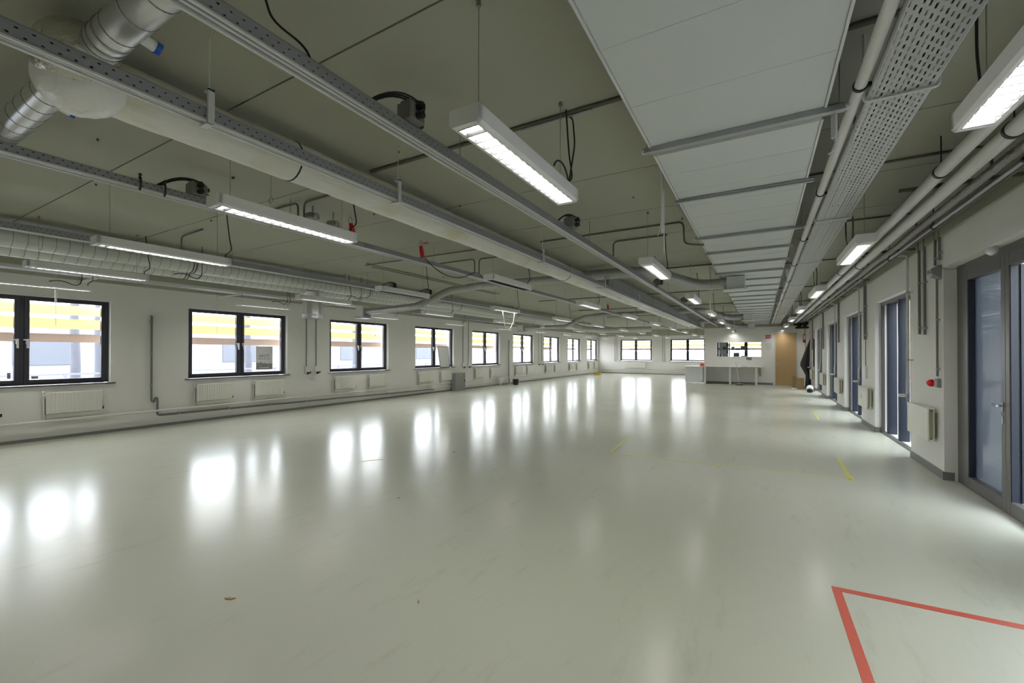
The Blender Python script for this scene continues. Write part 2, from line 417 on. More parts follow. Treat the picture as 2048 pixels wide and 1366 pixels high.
b = MB(); b.box(XP, dx0-.06, YP-.012, YP, 0, .10); struct('baseboard_partition', b, M['skirt'], None, 'dark grey skirting along the partition wall', 'skirting')

# ------------------------------------------------------------------ left and far windows
def window(idx, s0, axis, label, handles=True):
    """axis 'x': in the left wall, runs along +y from s0; axis 'y': in the far wall, runs along +x."""
    def bx(mb, t0, t1, d0, d1, z0, z1, bev=0.004):       # t along the wall, d = depth into the wall
        if axis == 'x': mb.bev(XL-d1, XL-d0, s0+t0, s0+t1, z0, z1, bev)
        else: mb.bev(s0+t0, s0+t1, YF+d0, YF+d1, z0, z1, bev)
    W = WW if axis == 'x' else 2.31
    b = MB()
    f = .045
    bx(b, 0.0, f, .10, .17, WZ0+.02, WZ1); bx(b, W-f, W, .10, .17, WZ0+.02, WZ1)
    bx(b, f, W-f, .10, .17, WZ1-.04, WZ1); bx(b, f, W-f, .10, .17, WZ0+.02, WZ0+.06)
    bx(b, W/2-.025, W/2+.025, .10, .17, WZ0+.06, WZ1-.04)
    root = thing('window_%d' % idx, (XL-.12, s0+W/2, WZ0) if axis == 'x' else (s0+W/2, YF+.12, WZ0), label, 'window')
    root['kind'] = 'structure'
    b.build('window_frame', M['frame'], root)
    for a, c in ((f, W/2-.025), (W/2+.025, W-f)):
        m = MB(); w = .065
        bx(m, a, a+w, .085, .16, WZ0+.05, WZ1-.03); bx(m, c-w, c, .085, .16, WZ0+.05, WZ1-.03)
        bx(m, a+w, c-w, .085, .16, WZ0+.05, WZ0+.05+w); bx(m, a+w, c-w, .085, .16, WZ1-.03-w+.02, WZ1-.03)
        sh = m.build('window_sash', M['frame'], root)
        g = MB(); bx(g, a+w-.01, c-w+.01, .13, .136, WZ0+.10, WZ1-.08, .001); g.build('pane', M['glass'], sh, worldloc(root))
        h = MB(); t = c-w/2 if a < .5 else a+w/2
        bx(h, t-.018, t+.018, .06, .085, 1.69, 1.78, .003); bx(h, t-.013, t+.013, .035, .055, 1.62, 1.78, .004); bx(h, t-.01, t+.01, .04, .07, 1.745, 1.765, .002)
        if a < .5: bx(h, t-.06, t, .040, .055, 1.755, 1.775, .002)
        else: bx(h, t-.05, t, .040, .055, 1.755, 1.775, .002)
        h.build('window_handle', M['greylip'], sh, worldloc(root))
    m = MB(); bx(m, -.07, W+.07, -.045, .10, WZ0-.005, WZ0+.012, .003); m.build('window_sill', M['sill'], root)
    m = MB()
    bx(m, -.03, W+.03, -.004, .004, WZ1-.002, WZ1+.022, .001)
    m.build('edge_bead', M['white'], root)
    return root
for k, s in enumerate(WS):
    window(k+1, s, 'x', ['dark framed double window cut off by the left edge of the photo',
        'dark double window with a grey poster stuck in its right pane', 'dark double window beside the hanging duct spout',
        'dark double window with a white board leaning in it', 'fifth dark double window along the left wall',
        'sixth dark double window along the left wall, past the thin waste pipe', 'seventh dark double window along the left wall',
        'eighth dark double window along the left wall', 'ninth and last dark double window of the left wall'][k])
window(18, WS[0]-3.61, 'x', 'added unseen dark double window beyond the left edge of the photo')  # extra window out of view, added to let light into the near end
for k, (a, c) in enumerate(FW):
    window(10+k, a, 'y', ['left window of the end wall facing the camera', 'window of the end wall half hidden by the partition', 'end wall window seen through the partition hatch'][k])

# sun louvres outside the windows
def blade(z0, z1, m, lb, far=False):
    b = MB()
    if not far: b.prism([(XL-.62, z0), (XL-.60, z0), (XL-.54, z1), (XL-.56, z1)], YN, YF+.5)
    else: b.prism([(YF+.62, z0), (YF+.60, z0), (YF+.54, z1), (YF+.56, z1)], XL-.3, XR, 'x')
    tag(b.build('sun_louvre_blade', m), lb, 'sun louvre', 'sun louvre blades outside the windows')
for far, w in ((False, 'outside the left windows'), (True, 'outside the end wall windows')):
    blade(2.27, 2.445, M['bladeY'], 'top yellow sunshade blade '+w, far)
    blade(2.00, 2.19, M['bladeY'], 'middle yellow sunshade blade '+w, far)
    blade(1.745, 1.90, M['bladeB'], 'bottom tan sunshade blade '+w, far)

# poster in window 2 (mirrored lettering, it faces the street)
t = thing('poster', (XL-.125, 6.466, 1.114), 'grey poster with mirrored lettering in the second window', 'poster')
b = MB(); b.box(XL-.128, XL-.123, 6.255, 6.68, 1.114, 1.706); b.build('poster_sheet', M['poster'], t)
b = MB(); b.box(XL-.123, XL-.1215, 6.257, 6.678, 1.12, 1.235)
b.prism([(6.257, 1.235), (6.678, 1.235), (6.678, 1.26), (6.60, 1.275), (6.54, 1.262), (6.47, 1.29), (6.42, 1.27), (6.38, 1.325), (6.34, 1.28), (6.30, 1.30), (6.257, 1.27)], XL-.123, XL-.1215, 'x')
b.build('skyline_print', M['postergrey'], t)
def text(body, size, loc, rot, m, parent, name, depth=.001, sx=1, bold=0.0):
    cu = bpy.data.curves.new(name, 'FONT'); cu.body = body; cu.size = size; cu.extrude = depth; cu.align_x = 'CENTER'; cu.offset = bold
    o = bpy.data.objects.new(name, cu); C.objects.link(o)
    dg = bpy.context.evaluated_depsgraph_get(); me = bpy.data.meshes.new_from_object(o.evaluated_get(dg))
    bpy.data.objects.remove(o); bpy.data.curves.remove(cu)
    me.transform(Matrix.Rotation(rot[2], 4, 'Z') @ Matrix.Rotation(rot[0], 4, 'X') @ Matrix.Diagonal((sx, 1, 1, 1)))
    me.materials.clear(); me.materials.append(m)
    w = bpy.data.objects.new(name, me); C.objects.link(w)
    off = Vector(loc)
    if parent: off = off-worldloc(parent); w.parent = parent
    w.location = off; return w
# seen from the room (+x side): text normally reads with rot z = 90deg; mirrored by sx=-1
text('TOAK', .105, (XL-.121, 6.455, 1.43), (R(90), 0, R(90)), M['postertext'], t, 'lettering', .0005, -1)
b = MB()
for i, (y, w_) in enumerate(((6.33, .05), (6.395, .06), (6.47, .05), (6.53, .03), (6.585, .05))): b.box(XL-.1225, XL-.1205, y-w_/2, y+w_/2, 1.385, 1.397)
for y, w_ in ((6.42, .05), (6.475, .04), (6.54, .07)): pass
b.build('small_lettering', M['postertext'], t)
b = MB()
for y, w_ in ((6.36, .05), (6.42, .05), (6.48, .04), (6.545, .07)): b.box(XL-.1215, XL-.1195, y-w_/2, y+w_/2, 1.155, 1.175)
b.build('pale_lettering', M['desk'], t)
# grey stickers at the foot of window 1
for y0, y1, z0, z1, lb in ((2.085, 2.125, 1.10, 1.20, 'small square grey sticker low on the first window'), (2.366, 2.45, 1.085, 1.13, 'flat wide grey sticker in the corner of the first window')):
    b = MB(); b.box(XL-.128, XL-.124, y0, y1, z0, z1); tag(b.build('window_sticker', M['postergrey']), lb, 'sticker')

# ------------------------------------------------------------------ radiators, left
def left_radiator():
    root = thing('radiator', (XL+.08, 0, .46), 'x', 'radiator', 'small panel radiators along the left wall')
    x0, x1 = XL+.05, XL+.10
    b = MB(); b.bev(x0, x1, 0, .75, .46, .84, .008)
    n = 15
    for i in range(n):
        y = .025+i*(.70/(n-1)); b.prism([(y-.017, .48), (y+.017, .48), (y+.011, .49), (y+.011, .81), (y+.017, .82), (y-.017, .82), (y-.011, .81), (y-.011, .49)], x1-.001, x1+.006, 'x')
    b.build('panel', M['radiator'], root, (XL+.08, 0, .46))
    b = MB(); b.box(x0-.03, x0-.005, .02, .73, .38, .45); b.box(x0-.05, x0-.02, .1, .13, .42, .8); b.box(x0-.05, x0-.02, .6, .63, .42, .8)
    b.build('wall_bracket', M['radiator'], root, (XL+.08, 0, .46))
    b = MB(); b.cyl((XL+.075, -.03, .80), (XL+.075, -.03, .84), .016, 10); b.cyl((XL+.075, -.05, .79), (XL+.075, .01, .79), .012, 8)
    b.lathe((XL+.075, -.03, .83), (0, 0, 1), [(0, .014), (.01, .022), (.03, .022), (.04, .012)], 10)
    b.build('valve', M['white'], root, (XL+.08, 0, .46))
    b = MB(); b.tube(rounded([(XL+.075, -.03, .79), (XL+.075, -.03, .36)], .02), .008, 8)
    b.build('feed_pipe', M['radiator'], root, (XL+.08, 0, .46))
    b = MB(); b.cyl((XL+.075, -.005, .45), (XL+.075, -.005, .74), .004, 6); b.build('valve_stem', M['black'], root, (XL+.08, 0, .46))
    b = MB(); b.cyl((XL+.075, .765, .48), (XL+.075, .765, .53), .013, 8)
    b.build('vent_plug', M['black'], root, (XL+.08, 0, .46))
    return root
rad = left_radiator(); first = True
for k, s in enumerate(WS):
    for j, o in enumerate((.12, 1.40)):
        lb = 'small ribbed white radiator under the %s left wall window, %s of its pair' % (ORD[k], ('near one', 'far one')[j])
        loc = (XL+.08, s+o, .46)
        if first: rad.location = loc; rad['label'] = lb; first = False
        else: copy_tree(rad, loc, lb)
for k, (x0, x1) in enumerate(((-8.85, -7.35), (-5.3, -3.9))):
    t = thing('radiator', ((x0+x1)/2, YF-.08, .45), ['wide white radiator under the left window of the end wall', 'wide white radiator behind the white bench end'][k], 'radiator', 'wide radiators on the end wall')
    b = MB(); b.bev(x0, x1, YF-.11, YF-.05, .45, .85, .008)
    for i in range(36): xx = x0+.02+i*(x1-x0-.04)/35; b.box(xx-.012, xx+.012, YF-.114, YF-.109, .48, .82)
    b.build('panel', M['radiator'], t)
    b = MB(); b.tube([(x1+.03, YF-.08, .82), (x1+.03, YF-.08, .3)], .01); b.build('feed_pipe', M['radiator'], t)
    b = MB(); b.box(x0+.1, x0+.14, YF-.05, YF, .5, .8); b.box(x1-.14, x1-.1, YF-.05, YF, .5, .8); b.build('wall_bracket', M['radiator'], t)

# heating pipes & drain, left wall
t = thing('heating_pipe', (XL+.06, 15, .33), 'long white heating pipe low along the left wall', 'pipe')
b = MB(); b.cyl((XL+.097, YN, .345), (XL+.097, 31.9, .335), .021, 12); b.build('upper_pipe', M['radiator'], t)
b = MB()
for k in range(13): y = -.5+2.6*k; b.box(XL, XL+.09, y, y+.02, .335, .35).nxt()
b.build_each('pipe_clip', M['radiator'], t)
t = thing('heating_pipe', (XL+.05, 15, .14), 'thin white return pipe close above the left skirting', 'pipe')
b = MB(); b.cyl((XL+.035, 13.0, .15), (XL+.035, 31.9, .14), .014, 10); b.build('pipe_run', M['radiator'], t)
b = MB(); b.cyl((XL+.8, YF-.06, .34), (XP, YF-.06, .34), .018, 10); b.cyl((XL+.06, YF-.06, .34), (XL+.9, YF-.06, .34), .018, 10)
b.cyl((XL+.1, YF-.05, .22), (XP, YF-.05, .22), .014, 10)
tag(b.build('heating_pipe', M['radiator']), 'white heating pipes low along the end wall', 'pipe')
t = thing('waste_pipe', (XL+.06, 4.03, .2), 'grey plastic waste pipe with a trap between first and second windows', 'pipe')
b = MB(); b.tube(rounded([(XL+.05, 4.025, 2.31), (XL+.05, 4.025, .555), (XL+.05, 4.07, .52), (XL+.05, 4.085, .60), (XL+.05, 4.13, .61), (XL+.05, 4.13, .25), (XL+.05, 4.22, .24), (XL+.05, 12.9, .15)], .05), .02, 10)
b.build('pipe_run', M['conduit'], t)
b = MB()
for z in (2.18, 1.52, .86): b.box(XL, XL+.05, 4.005, 4.045, z, z+.02); b.cyl((XL+.05, 4.025, z), (XL+.05, 4.025, z+.02), .028, 10).nxt()
for k in range(9): y = 4.5+1.0*k; b.cyl((XL+.05, y, .248-.011*(y-4.2)), (XL+.05, y+.03, .248-.011*(y-4.2)), .029, 10).nxt()
b.build_each('pipe_clip', M['steel'], t)
b = MB(); b.tube([(XL+.05, 18.62, 2.19), (XL+.05, 18.62, .40), (XL+.05, 18.66, .2), (XL+.05, 18.66, .0)], .022, 10)
tag(b.build('waste_pipe', M['conduit']), 'thin grey waste pipe by the sixth window beside the black bin', 'pipe')

# sockets with conduit drops on the left wall
def socket(y, z, lb, ztop=2.88, plug=True):
    t = thing('wall_socket', (XL+.02, y, z-.1), lb, 'socket', 'conduit drops with sockets on the left wall')
    b = MB(); b.cyl((XL+.02, y, z+.06), (XL+.02, y, ztop), .011, 8); b.build('conduit', M['conduit'], t)
    b = MB(); b.bev(XL, XL+.05, y-.05, y+.05, z-.12, z+.07, .006); b.build('back_box', M['white'], t)
    if plug:
        b = MB(); b.cyl((XL+.045, y+.02, z-.11), (XL+.10, y+.02, z-.12), .028, 10); b.cyl((XL+.08, y-.02, z-.14), (XL+.09, y+.09, z-.09), .018, 8)
        b.build('socket_cover', M['black'], t)
socket(7.555, 1.10, 'left of two capped sockets under the hanging duct spout')
socket(7.855, 1.10, 'right of two capped sockets under the hanging duct spout')
socket(14.83, 1.05, 'socket on its grey conduit between fourth and fifth windows, near one'); socket(15.22, 1.05, 'socket on its grey conduit between fourth and fifth windows, far one')
socket(22.0, 1.0, 'near conduit drop between sixth and seventh windows'); socket(22.4, 1.0, 'far conduit drop between sixth and seventh windows')
def fsocket(x, lb):
    t = thing('wall_socket', (x, YF-.02, .9), lb, 'socket', 'conduit drops on the end wall')
    b = MB(); b.cyl((x, YF-.02, 1.03), (x, YF-.02, 2.8), .012, 8); b.build('conduit', M['conduit'], t)
    b = MB(); b.bev(x-.05, x+.05, YF-.05, YF, .9, 1.03, .006); b.build('back_box', M['greylip'], t)
fsocket(-9.65, 'leftmost conduit drop on the end wall'); fsocket(-9.5, 'conduit drop just left of the first end wall window')
fsocket(-6.15, 'near left conduit drop between the end wall windows'); fsocket(-6.02, 'right conduit drop between the end wall windows')

# grey cabinet, white board, bin, box
t = thing('electrical_cabinet', (-10.83, 14.33, 0), 'grey steel floor cabinet with a yellow sticker by the left wall', 'cabinet')
b = MB(); b.bev(-10.87, -10.68, 13.98, 14.66, 0.0, .73, .008); b.build('body', M['greypaint'], t)
b = MB(); b.bev(-10.682, -10.672, 14.0, 14.64, .04, .70, .003); b.build('door', M['greypaint'], t)
b = MB(); b.prism([(14.28, .60), (14.40, .60), (14.34, .70)], -10.672, -10.669, 'x'); b.box(-10.672, -10.669, 14.28, 14.4, .57, .60); b.build('sticker', M['yellow'], t)
b = MB(); b.box(-10.672, -10.655, 14.58, 14.60, .35, .45); b.build('handle', M['black'], t)
t = thing('whiteboard', (-10.93, 13.6, .97), 'white board leaning on the sill of the fourth window', 'board')
b = MB(); b.prism([(13.38, .972), (13.95, .972), (13.88, 1.79), (13.22, 1.80)], -10.985, -10.96, 'x'); b.build('board', M['paper'], t)
b = MB()
P = [(13.38, .972), (13.95, .972), (13.88, 1.79), (13.22, 1.80)]
for i in range(4):
    a, c = P[i], P[(i+1) % 4]; b.cyl((-10.965, a[0], a[1]), (-10.965, c[0], c[1]), .014, 6)
b.build('rim', M['alu'], t)
t = thing('waste_bin', (-10.3, 18.25, 0), 'black bin standing by the left wall below the sixth window', 'bin')
b = MB(); b.lathe((-10.3, 18.25, 0), (0, 0, 1), [(0, .12), (.27, .15), (.275, .155), (.27, .14), (.02, .11)], 20); b.build('body', M['black'], t)
b = MB(); b.tube([(-10.52+.0, 17.72+.04*i, .30-.28*math.sin(PI*i/14)) for i in range(15)], .014, 8)
tag(b.build('hose', M['white']), 'white hose drooping in a loop behind the black bin', 'hose')
t = thing('storage_tub', (-10.7, 17.5, 0), 'small pale tub fixed low between the bin and the fifth window', 'tub')
b = MB(); b.lathe((-10.7, 17.5, .12), (0, 0, 1), [(0, .10), (.22, .15), (.24, .15)], 18); b.cyl((-10.7, 17.5, 0), (-10.7, 17.5, .12), .04, 10); b.build('body', M['white'], t)
t = thing('carton', (-10.0, 29.5, 0), 'yellow flat carton on the floor in the far left corner', 'box')
b = MB(); b.bev(-10.2, -9.75, 29.2, 29.6, 0, .17, .005); b.build('body', M['yellow'], t)
b = MB(); b.box(-10.2, -9.75, 29.38, 29.42, .17, .173); b.build('tape_strip', M['card'], t)

# ------------------------------------------------------------------ right glazed recesses
def recess(idx, y0, y1, h, lb):
    root = thing('window_%d' % idx, (2.1, (y0+y1)/2, 0), lb, 'window'); root['kind'] = 'structure'
    b = MB(); X0, X1 = 2.035, 2.085
    b.box(X0, X1, y0, y0+.035, 0, h); b.box(X0, X1, y1-.035, y1, 0, h); b.box(X0, X1, y0, y1, h-.06, h); b.box(X0, X1+.03, y0, y1, 0, .02)
    b.build('window_frame', M['alu'], root)
    for k, o in enumerate((.43, 1.20, 1.95)):
        y = y1-o
        m = MB(); m.bev(2.04, 2.18, y-.035, y+.035, .05, h-.06, .004); po = m.build('mullion', M['navy'], root)
    b = MB(); b.box(2.085, 2.22, y0, y1, .0, .045); b.build('inner_sill', M['white'], root)
    b = MB(); b.box(2.2, 2.208, y0, y1, .045, h); b.build('pane', M['glass'], root)
    b = MB(); b.box(2.20, 2.26, y0, y0+.05, 0.045, h); b.box(2.20, 2.26, y1-.05, y1, .045, h); b.box(2.2, 2.26, y0, y1, h-.05, h); b.build('outer_frame', M['navy'], root)
    for k, o in enumerate((.43, 1.20, 1.95)):
        m = MB(); m.box(2.20, 2.27, y1-o-.03, y1-o+.03, .045, h); m.build('glazing_bar', M['navy'], root)
for k, (a, c, h) in enumerate(RO[1:]):
    recess(13+k, a, c, h, ORD[k]+' tall recess with dark blue mullions on the right wall' if k else 'nearest tall recess with dark blue mullions, past the red beacon')

recess(19, 1.31, 3.62, 2.53, 'added unseen tall glazed recess just beyond the right edge of the photo')  # extra recess out of view, added to light the near floor
# big glazed double door
root = thing('door_2', (2.07, 6.1, 0), 'large grey framed glazed door at the right edge', 'door'); root['kind'] = 'structure'
y0, y1, h = RO[0]
X0, X1 = 2.06, 2.14
b = MB(); b.bev(X0, X1, y1-.17, y1, 0, h, .004); b.bev(X0, X1, y0, y0+.17, 0, h, .004); b.bev(X0, X1, y0+.17, y1-.17, h-.10, h, .004); b.box(X0, X1+.05, y0, y1, 0, .012)
b.build('door_frame', M['alu'], root)
lf = MB()
def leaf(ya, yb, gm, handle, wa, wb):
    m = MB(); w = wa; a = X0-.012; c = X1-.02
    m.bev(a, c, ya, ya+wa, .015, h-.10, .004); m.bev(a, c, yb-wb, yb, .015, h-.10, .004)
    m.bev(a, c, ya+wa, yb-wb, .015, .14, .004); m.bev(a, c, ya+wa, yb-wb, h-.21, h-.10, .004)
    lo = m.build('door_leaf', M['alu'], root)
    m = MB(); m.box(c-.012, c-.004, ya+wa, yb-wb, .14, h-.21); m.build('pane', gm, lo, worldloc(root))
    m = MB(); m.box(a+.008, c-.013, yb-wb-.012, yb-wb, .14, h-.21); m.box(c-.003, c+.10, yb-wb-.03, yb-wb, .14, h-.21); m.build('edge_profile', M['navy'], lo, worldloc(root))
    if handle:
        yy = ya+w/2+.01
        m = MB(); m.bev(a-.008, a, yy-.016, yy+.016, .98, 1.07, .003); m.cyl((a-.05, yy, 1.035), (a, yy, 1.035), .010, 10); m.tube(rounded([(a-.05, yy-.03, 1.035), (a-.05, yy, 1.035), (a-.05, yy+.13, 1.035), (a-.02, yy+.145, 1.035)], .015), .010, 10)
        m.build('handle', M['steel'], lo, worldloc(root))
        m = MB(); m.bev(a-.006, a, yy-.012, yy+.012, .86, .94, .003); m.build('lock_plate', M['greylip'], lo, worldloc(root))
leaf(6.01, 7.06, M['film'], True, .085, .17); leaf(5.09, 6.004, M['glass'], False, .17, .075)

# right radiators with feed pipes
def right_radiator(y0, lb):
    root = thing('radiator', (1.86, y0+.45, .40), lb, 'radiator', 'radiators on the piers of the right wall')
    b = MB(); b.bev(1.83, 1.85, y0, y0+.88, .43, .85, .006); b.bev(1.885, 1.905, y0+.02, y0+.86, .43, .85, .006); b.build('panel', M['radiator'], root)
    b = MB(); b.box(1.852, 1.884, y0+.012, y0+.03, .47, .81); b.box(1.855, 1.88, y0+.03, y0+.86, .45, .83); b.build('convector_core', M['radgap'], root)
    b = MB(); b.box(1.845, 1.89, y0+.0, y0+.88, .838, .85); b.build('top_grille', M['radiator'], root)
    b = MB(); b.box(1.905, 1.94, y0+.15, y0+.18, .5, .8); b.box(1.905, 1.94, y0+.70, y0+.73, .5, .8); b.build('wall_bracket', M['radiator'], root)
    y = y0+1.0
    b = MB(); b.lathe((1.86, y, .93), (-1, 0, 0), [(0, .012), (.02, .016), (.03, .024), (.09, .022), (.10, .015)], 12); knob = b
    b = MB(); b.cyl((1.86, y, .90), (1.86, y, .96), .014, 8); b.cyl((1.86, y, .93), (1.86, y, .80), .008, 8); b.cyl((1.86, y, .80), (1.86, y0+.9, .80), .008, 8); vo = b.build('valve', M['steel'], root); knob.build('thermostat_knob', M['white'], vo, worldloc(root))
    b = MB(); b.tube(rounded([(1.55, y+.06, 3.0), (1.88, y+.06, 3.0), (1.88, y+.06, 1.27), (1.86, y, 1.12), (1.86, y, .95)], .05), .017, 10); b.build('feed_pipe', M['pipe'], root)
    b = MB()
    for z in (2.45, 1.45): b.cyl((1.88, y+.06, z), (1.94, y+.06, z), .007, 6); b.cyl((1.88, y+.06, z-.01), (1.88, y+.06, z+.01), .024, 10).nxt()
    b.build_each('pipe_clip', M['steel'], root)
RRY = [7.40, 11.05, 14.66, 18.27, 21.9]
for k, y in enumerate(RRY):
    right_radiator(y, ['white radiator right of the nearest blue recess, below the beacon', 'white radiator on the second pier of the right wall',
                       'white radiator on the third pier of the right wall', 'white radiator on the fourth pier of the right wall', 'farthest white radiator, beside the dark cloth'][k])
# conduits on right piers
def conduit(y, z0, z1, lb, r=.013, x=1.915, m='conduit', clips=True):
    t = thing('wall_conduit', (x, y, z0), lb, 'conduit', 'vertical conduits on the right wall piers')
    b = MB(); b.cyl((x, y, z0), (x, y, z1), r, 10); b.build('conduit_pipe', M[m], t)
    if clips:
        b = MB(); z = z0+.08
        while z < z1: b.box(x, XR, y-.022, y+.022, z, z+.018); b.cyl((x, y, z), (x, y, z+.018), r+.006, 10).nxt(); z += .62
        b.build_each('conduit_clip', M['steel'], t)
conduit(8.06, 1.815, 3.2, 'left of two open conduits on the nearest pier', .016); conduit(7.83, 1.80, 3.2, 'right of two open conduits on the nearest pier', .016)
conduit(7.42, 2.66, 3.08, 'short conduit feeding the emergency lamp, left one', .014); conduit(7.26, 2.70, 3.06, 'short conduit ending beside the door lintel', .014)
conduit(7.36, 1.26, 2.48, 'conduit dropping to the red beacon', .012)
for k, (y, zz) in enumerate(((11.60, 1.84), (15.2, 1.86), (18.8, 1.7), (22.4, 1.7))):
    conduit(y, zz, 3.2, 'near conduit on the %s pier of the right wall' % ORD[k+1], .015)
    conduit(y+.16, zz, 3.2, 'far conduit on the %s pier of the right wall' % ORD[k+1], .015)
for k, y in enumerate((11.68,)):
    t = thing('wall_box', (1.92, y, 1.1), 'small white wall box under the conduits of the second pier', 'box')
    b = MB(); b.bev(1.895, 1.94, y-.07, y+.07, 1.02, 1.28, .006); b.build('body', M['white'], t)
    b = MB(); b.cyl((1.92, y, 1.28), (1.92, y, 1.86), .008, 8); b.build('cable', M['conduit'], t)
# emergency lamp box, dome sensor, beacon
t = thing('emergency_light', (1.90, 7.36, 2.48), 'grey wedge shaped fitting on the pier left of the glazed door', 'lamp')
b = MB(); b.prism([(1.94, 2.47), (1.94, 2.64), (1.90, 2.64), (1.84, 2.60), (1.85, 2.55)], 7.28, 7.44); b.build('body', M['greypaint'], t)
b = MB(); b.lathe((1.87, 7.36, 2.55), (-.7, 0, -.7), [(0, .05), (.03, .045), (.05, .02)], 14); b.build('lens', M['steel'], t)
b = MB(); b.tube(arc((1.92, 7.28, 2.62), (1.95, 7.10, 2.52), (2.06, 6.95, 2.56)), .004, 6); tag(b.build('cable', M['conduit']), 'thin cable sagging from the wedge fitting to the door head', 'cable')
t = thing('dome_sensor', (1.99, 6.1, 2.52), 'white dome sensor under the lintel above the glazed door', 'sensor')
b = MB(); b.lathe((1.985, 6.08, 2.60), (0, 0, -1), [(0, .035), (.015, .045), (.04, .047), (.065, .035), (.08, .012)], 18); b.build('dome', M['white'], t)
b = MB(); b.bev(1.96, 2.01, 6.05, 6.11, 2.585, 2.60, .004); b.build('bracket', M['conduit'], t)
t = thing('warning_beacon', (1.90, 7.36, 1.12), 'red dome warning beacon on the nearest pier', 'beacon')
b = MB(); b.lathe((1.875, 7.36, 1.175), (-1, 0, 0), [(0, .046), (.02, .048), (.04, .040), (.056, .022), (.062, .006)], 20); b.build('lens', M['redlens'], t)
b = MB(); b.cyl((1.875, 7.36, 1.175), (1.905, 7.36, 1.175), .037, 20); b.build('collar', M['white'], t)
b = MB(); b.bev(1.90, 1.94, 7.31, 7.41, 1.12, 1.23, .004); b.build('mounting_base', M['greypaint'], t)

# ------------------------------------------------------------------ partition details
root = thing('window_17', ((ox0+ox1)/2, YP+.05, oz0), 'long low glazed hatch in the partition wall', 'window'); root['kind'] = 'structure'
b = MB(); b.box(ox0, ox1, YP-.012, YP+PT, oz0-.02, oz0+.015); b.box(ox0, ox1, YP-.008, YP+PT, oz1-.015, oz1+.01); b.box(ox0-.01, ox0+.015, YP-.008, YP+PT, oz0, oz1); b.box(ox1-.015, ox1+.01, YP-.008, YP+PT, oz0, oz1)
b.build('window_frame', M['white'], root)
b = MB(); b.box(ox0+.015, ox1-.015, YP+.05, YP+.056, oz0+.015, oz1-.015); b.build('pane', M['glass'], root)
# shelf rack behind the hatch, with cartons
t = thing('storage_rack', (-1.2, 25.5, 0), 'pale storage rack behind the hatch glass', 'rack')
for x in (-2.0, -1.45, -.62):
    b = MB(); b.box(x-.02, x+.02, 25.3, 25.34, 0, 2.3); b.box(x-.02, x+.02, 25.76, 25.80, 0, 2.3); b.build('upright', M['greypaint'], t)
for z in (1.34, 1.70, 2.2):
    b = MB(); b.box(-2.02, -.6, 25.3, 25.8, z, z+.025); b.build('shelf', M['paper'], t)
for k, (x0, x1, z0, hh, mm) in enumerate(((-1.95, -1.8, 1.725, .10, 'paper'), (-1.76, -1.5, 1.725, .16, 'greypaint'), (-1.35, -1.2, 1.725, .16, 'paper'), (-1.15, -.95, 1.725, .07, 'card'), (-.92, -.68, 1.725, .18, 'greypaint'), (-1.9, -1.8, 1.365, .12, 'greypaint'), (-1.75, -1.5, 1.365, .15, 'paper'), (-1.25, -.98, 1.365, .20, 'greypaint'), (-.9, -.68, 1.365, .05, 'greypaint'))):
    b = MB(); b.bev(x0, x1, 25.35, 25.7, z0, z0+hh, .006)
    tag(b.build('stored_box', M[mm]), '%s item stored on the %s shelf of the rack, number %d from its left end' % ({'paper': 'pale', 'greypaint': 'grey', 'card': 'brown'}[mm], 'upper' if z0 > 1.5 else 'lower', k % 5+1), 'box', 'items on the rack behind the hatch')
# oak door
root = thing('door_1', ((dx0+dx1)/2, YP, 0), 'light oak door in the partition wall', 'door'); root['kind'] = 'structure'
b = MB(); b.box(dx0, dx0+.045, YP-.02, YP+PT, 0, dz); b.box(dx1-.045, dx1, YP-.02, YP+PT, 0, dz); b.box(dx0+.045, dx1-.045, YP-.02, YP+PT, dz-.045, dz); b.build('door_frame', M['greylip'], root)
b = MB(); b.bev(dx0+.047, dx1-.047, YP+.01, YP+.05, .01, dz-.047, .003); lo = b.build('door_leaf', M['wood'], root)
b = MB(); b.bev(dx0+.07, dx0+.10, YP, YP+.01, .9, 1.08, .003); b.tube(rounded([(dx0+.085, YP, 1.02), (dx0+.085, YP-.05, 1.02), (dx0+.21, YP-.05, 1.02)], .015), .009, 8); b.build('handle', M['steel'], lo, worldloc(root))
# signs and fittings on the partition
t = thing('fire_sign', (.30, YP-.01, 2.26), 'red fire equipment sign with white symbols beside the oak door', 'sign')
b = MB(); b.box(.185, .41, YP-.012, YP, 2.26, 2.43); b.build('sign_plate', M['red'], t)
b = MB()
b.box(.205, .23, YP-.014, YP-.012, 2.29, 2.40); b.box(.23, .25, YP-.014, YP-.012, 2.35, 2.37)
b.box(.275, .29, YP-.014, YP-.012, 2.28, 2.41); b.box(.30, .315, YP-.014, YP-.012, 2.28, 2.41)
b.box(.345, .375, YP-.014, YP-.012, 2.28, 2.38); b.box(.355, .365, YP-.014, YP-.012, 2.38, 2.405)
b.build('symbols', M['white'], t)
t = thing('notice_holder', (.31, YP-.01, 1.60), 'pale notice holder with a grey sheet between hatch and oak door', 'notice')
b = MB(); b.box(.18, .44, YP-.012, YP, 1.75, 2.03); b.build('sheet', M['paper'], t)
b = MB(); b.box(.23, .36, YP-.018, YP-.012, 1.70, 1.90); b.build('grey_sheet', M['greylip'], t)
t = thing('socket_plate', (-.515, YP-.01, 1.22), 'dark green plate with three sockets under the hatch', 'socket')
b = MB(); b.bev(-.635, -.40, YP-.03, YP, 1.22, 1.325, .006); b.build('plate', M['green'], t)
b = MB()
for x in (-.595, -.52, -.44): b.cyl((x, YP-.034, 1.272), (x, YP-.028, 1.272), .022, 12)
b.build('socket_face', M['white'], t)
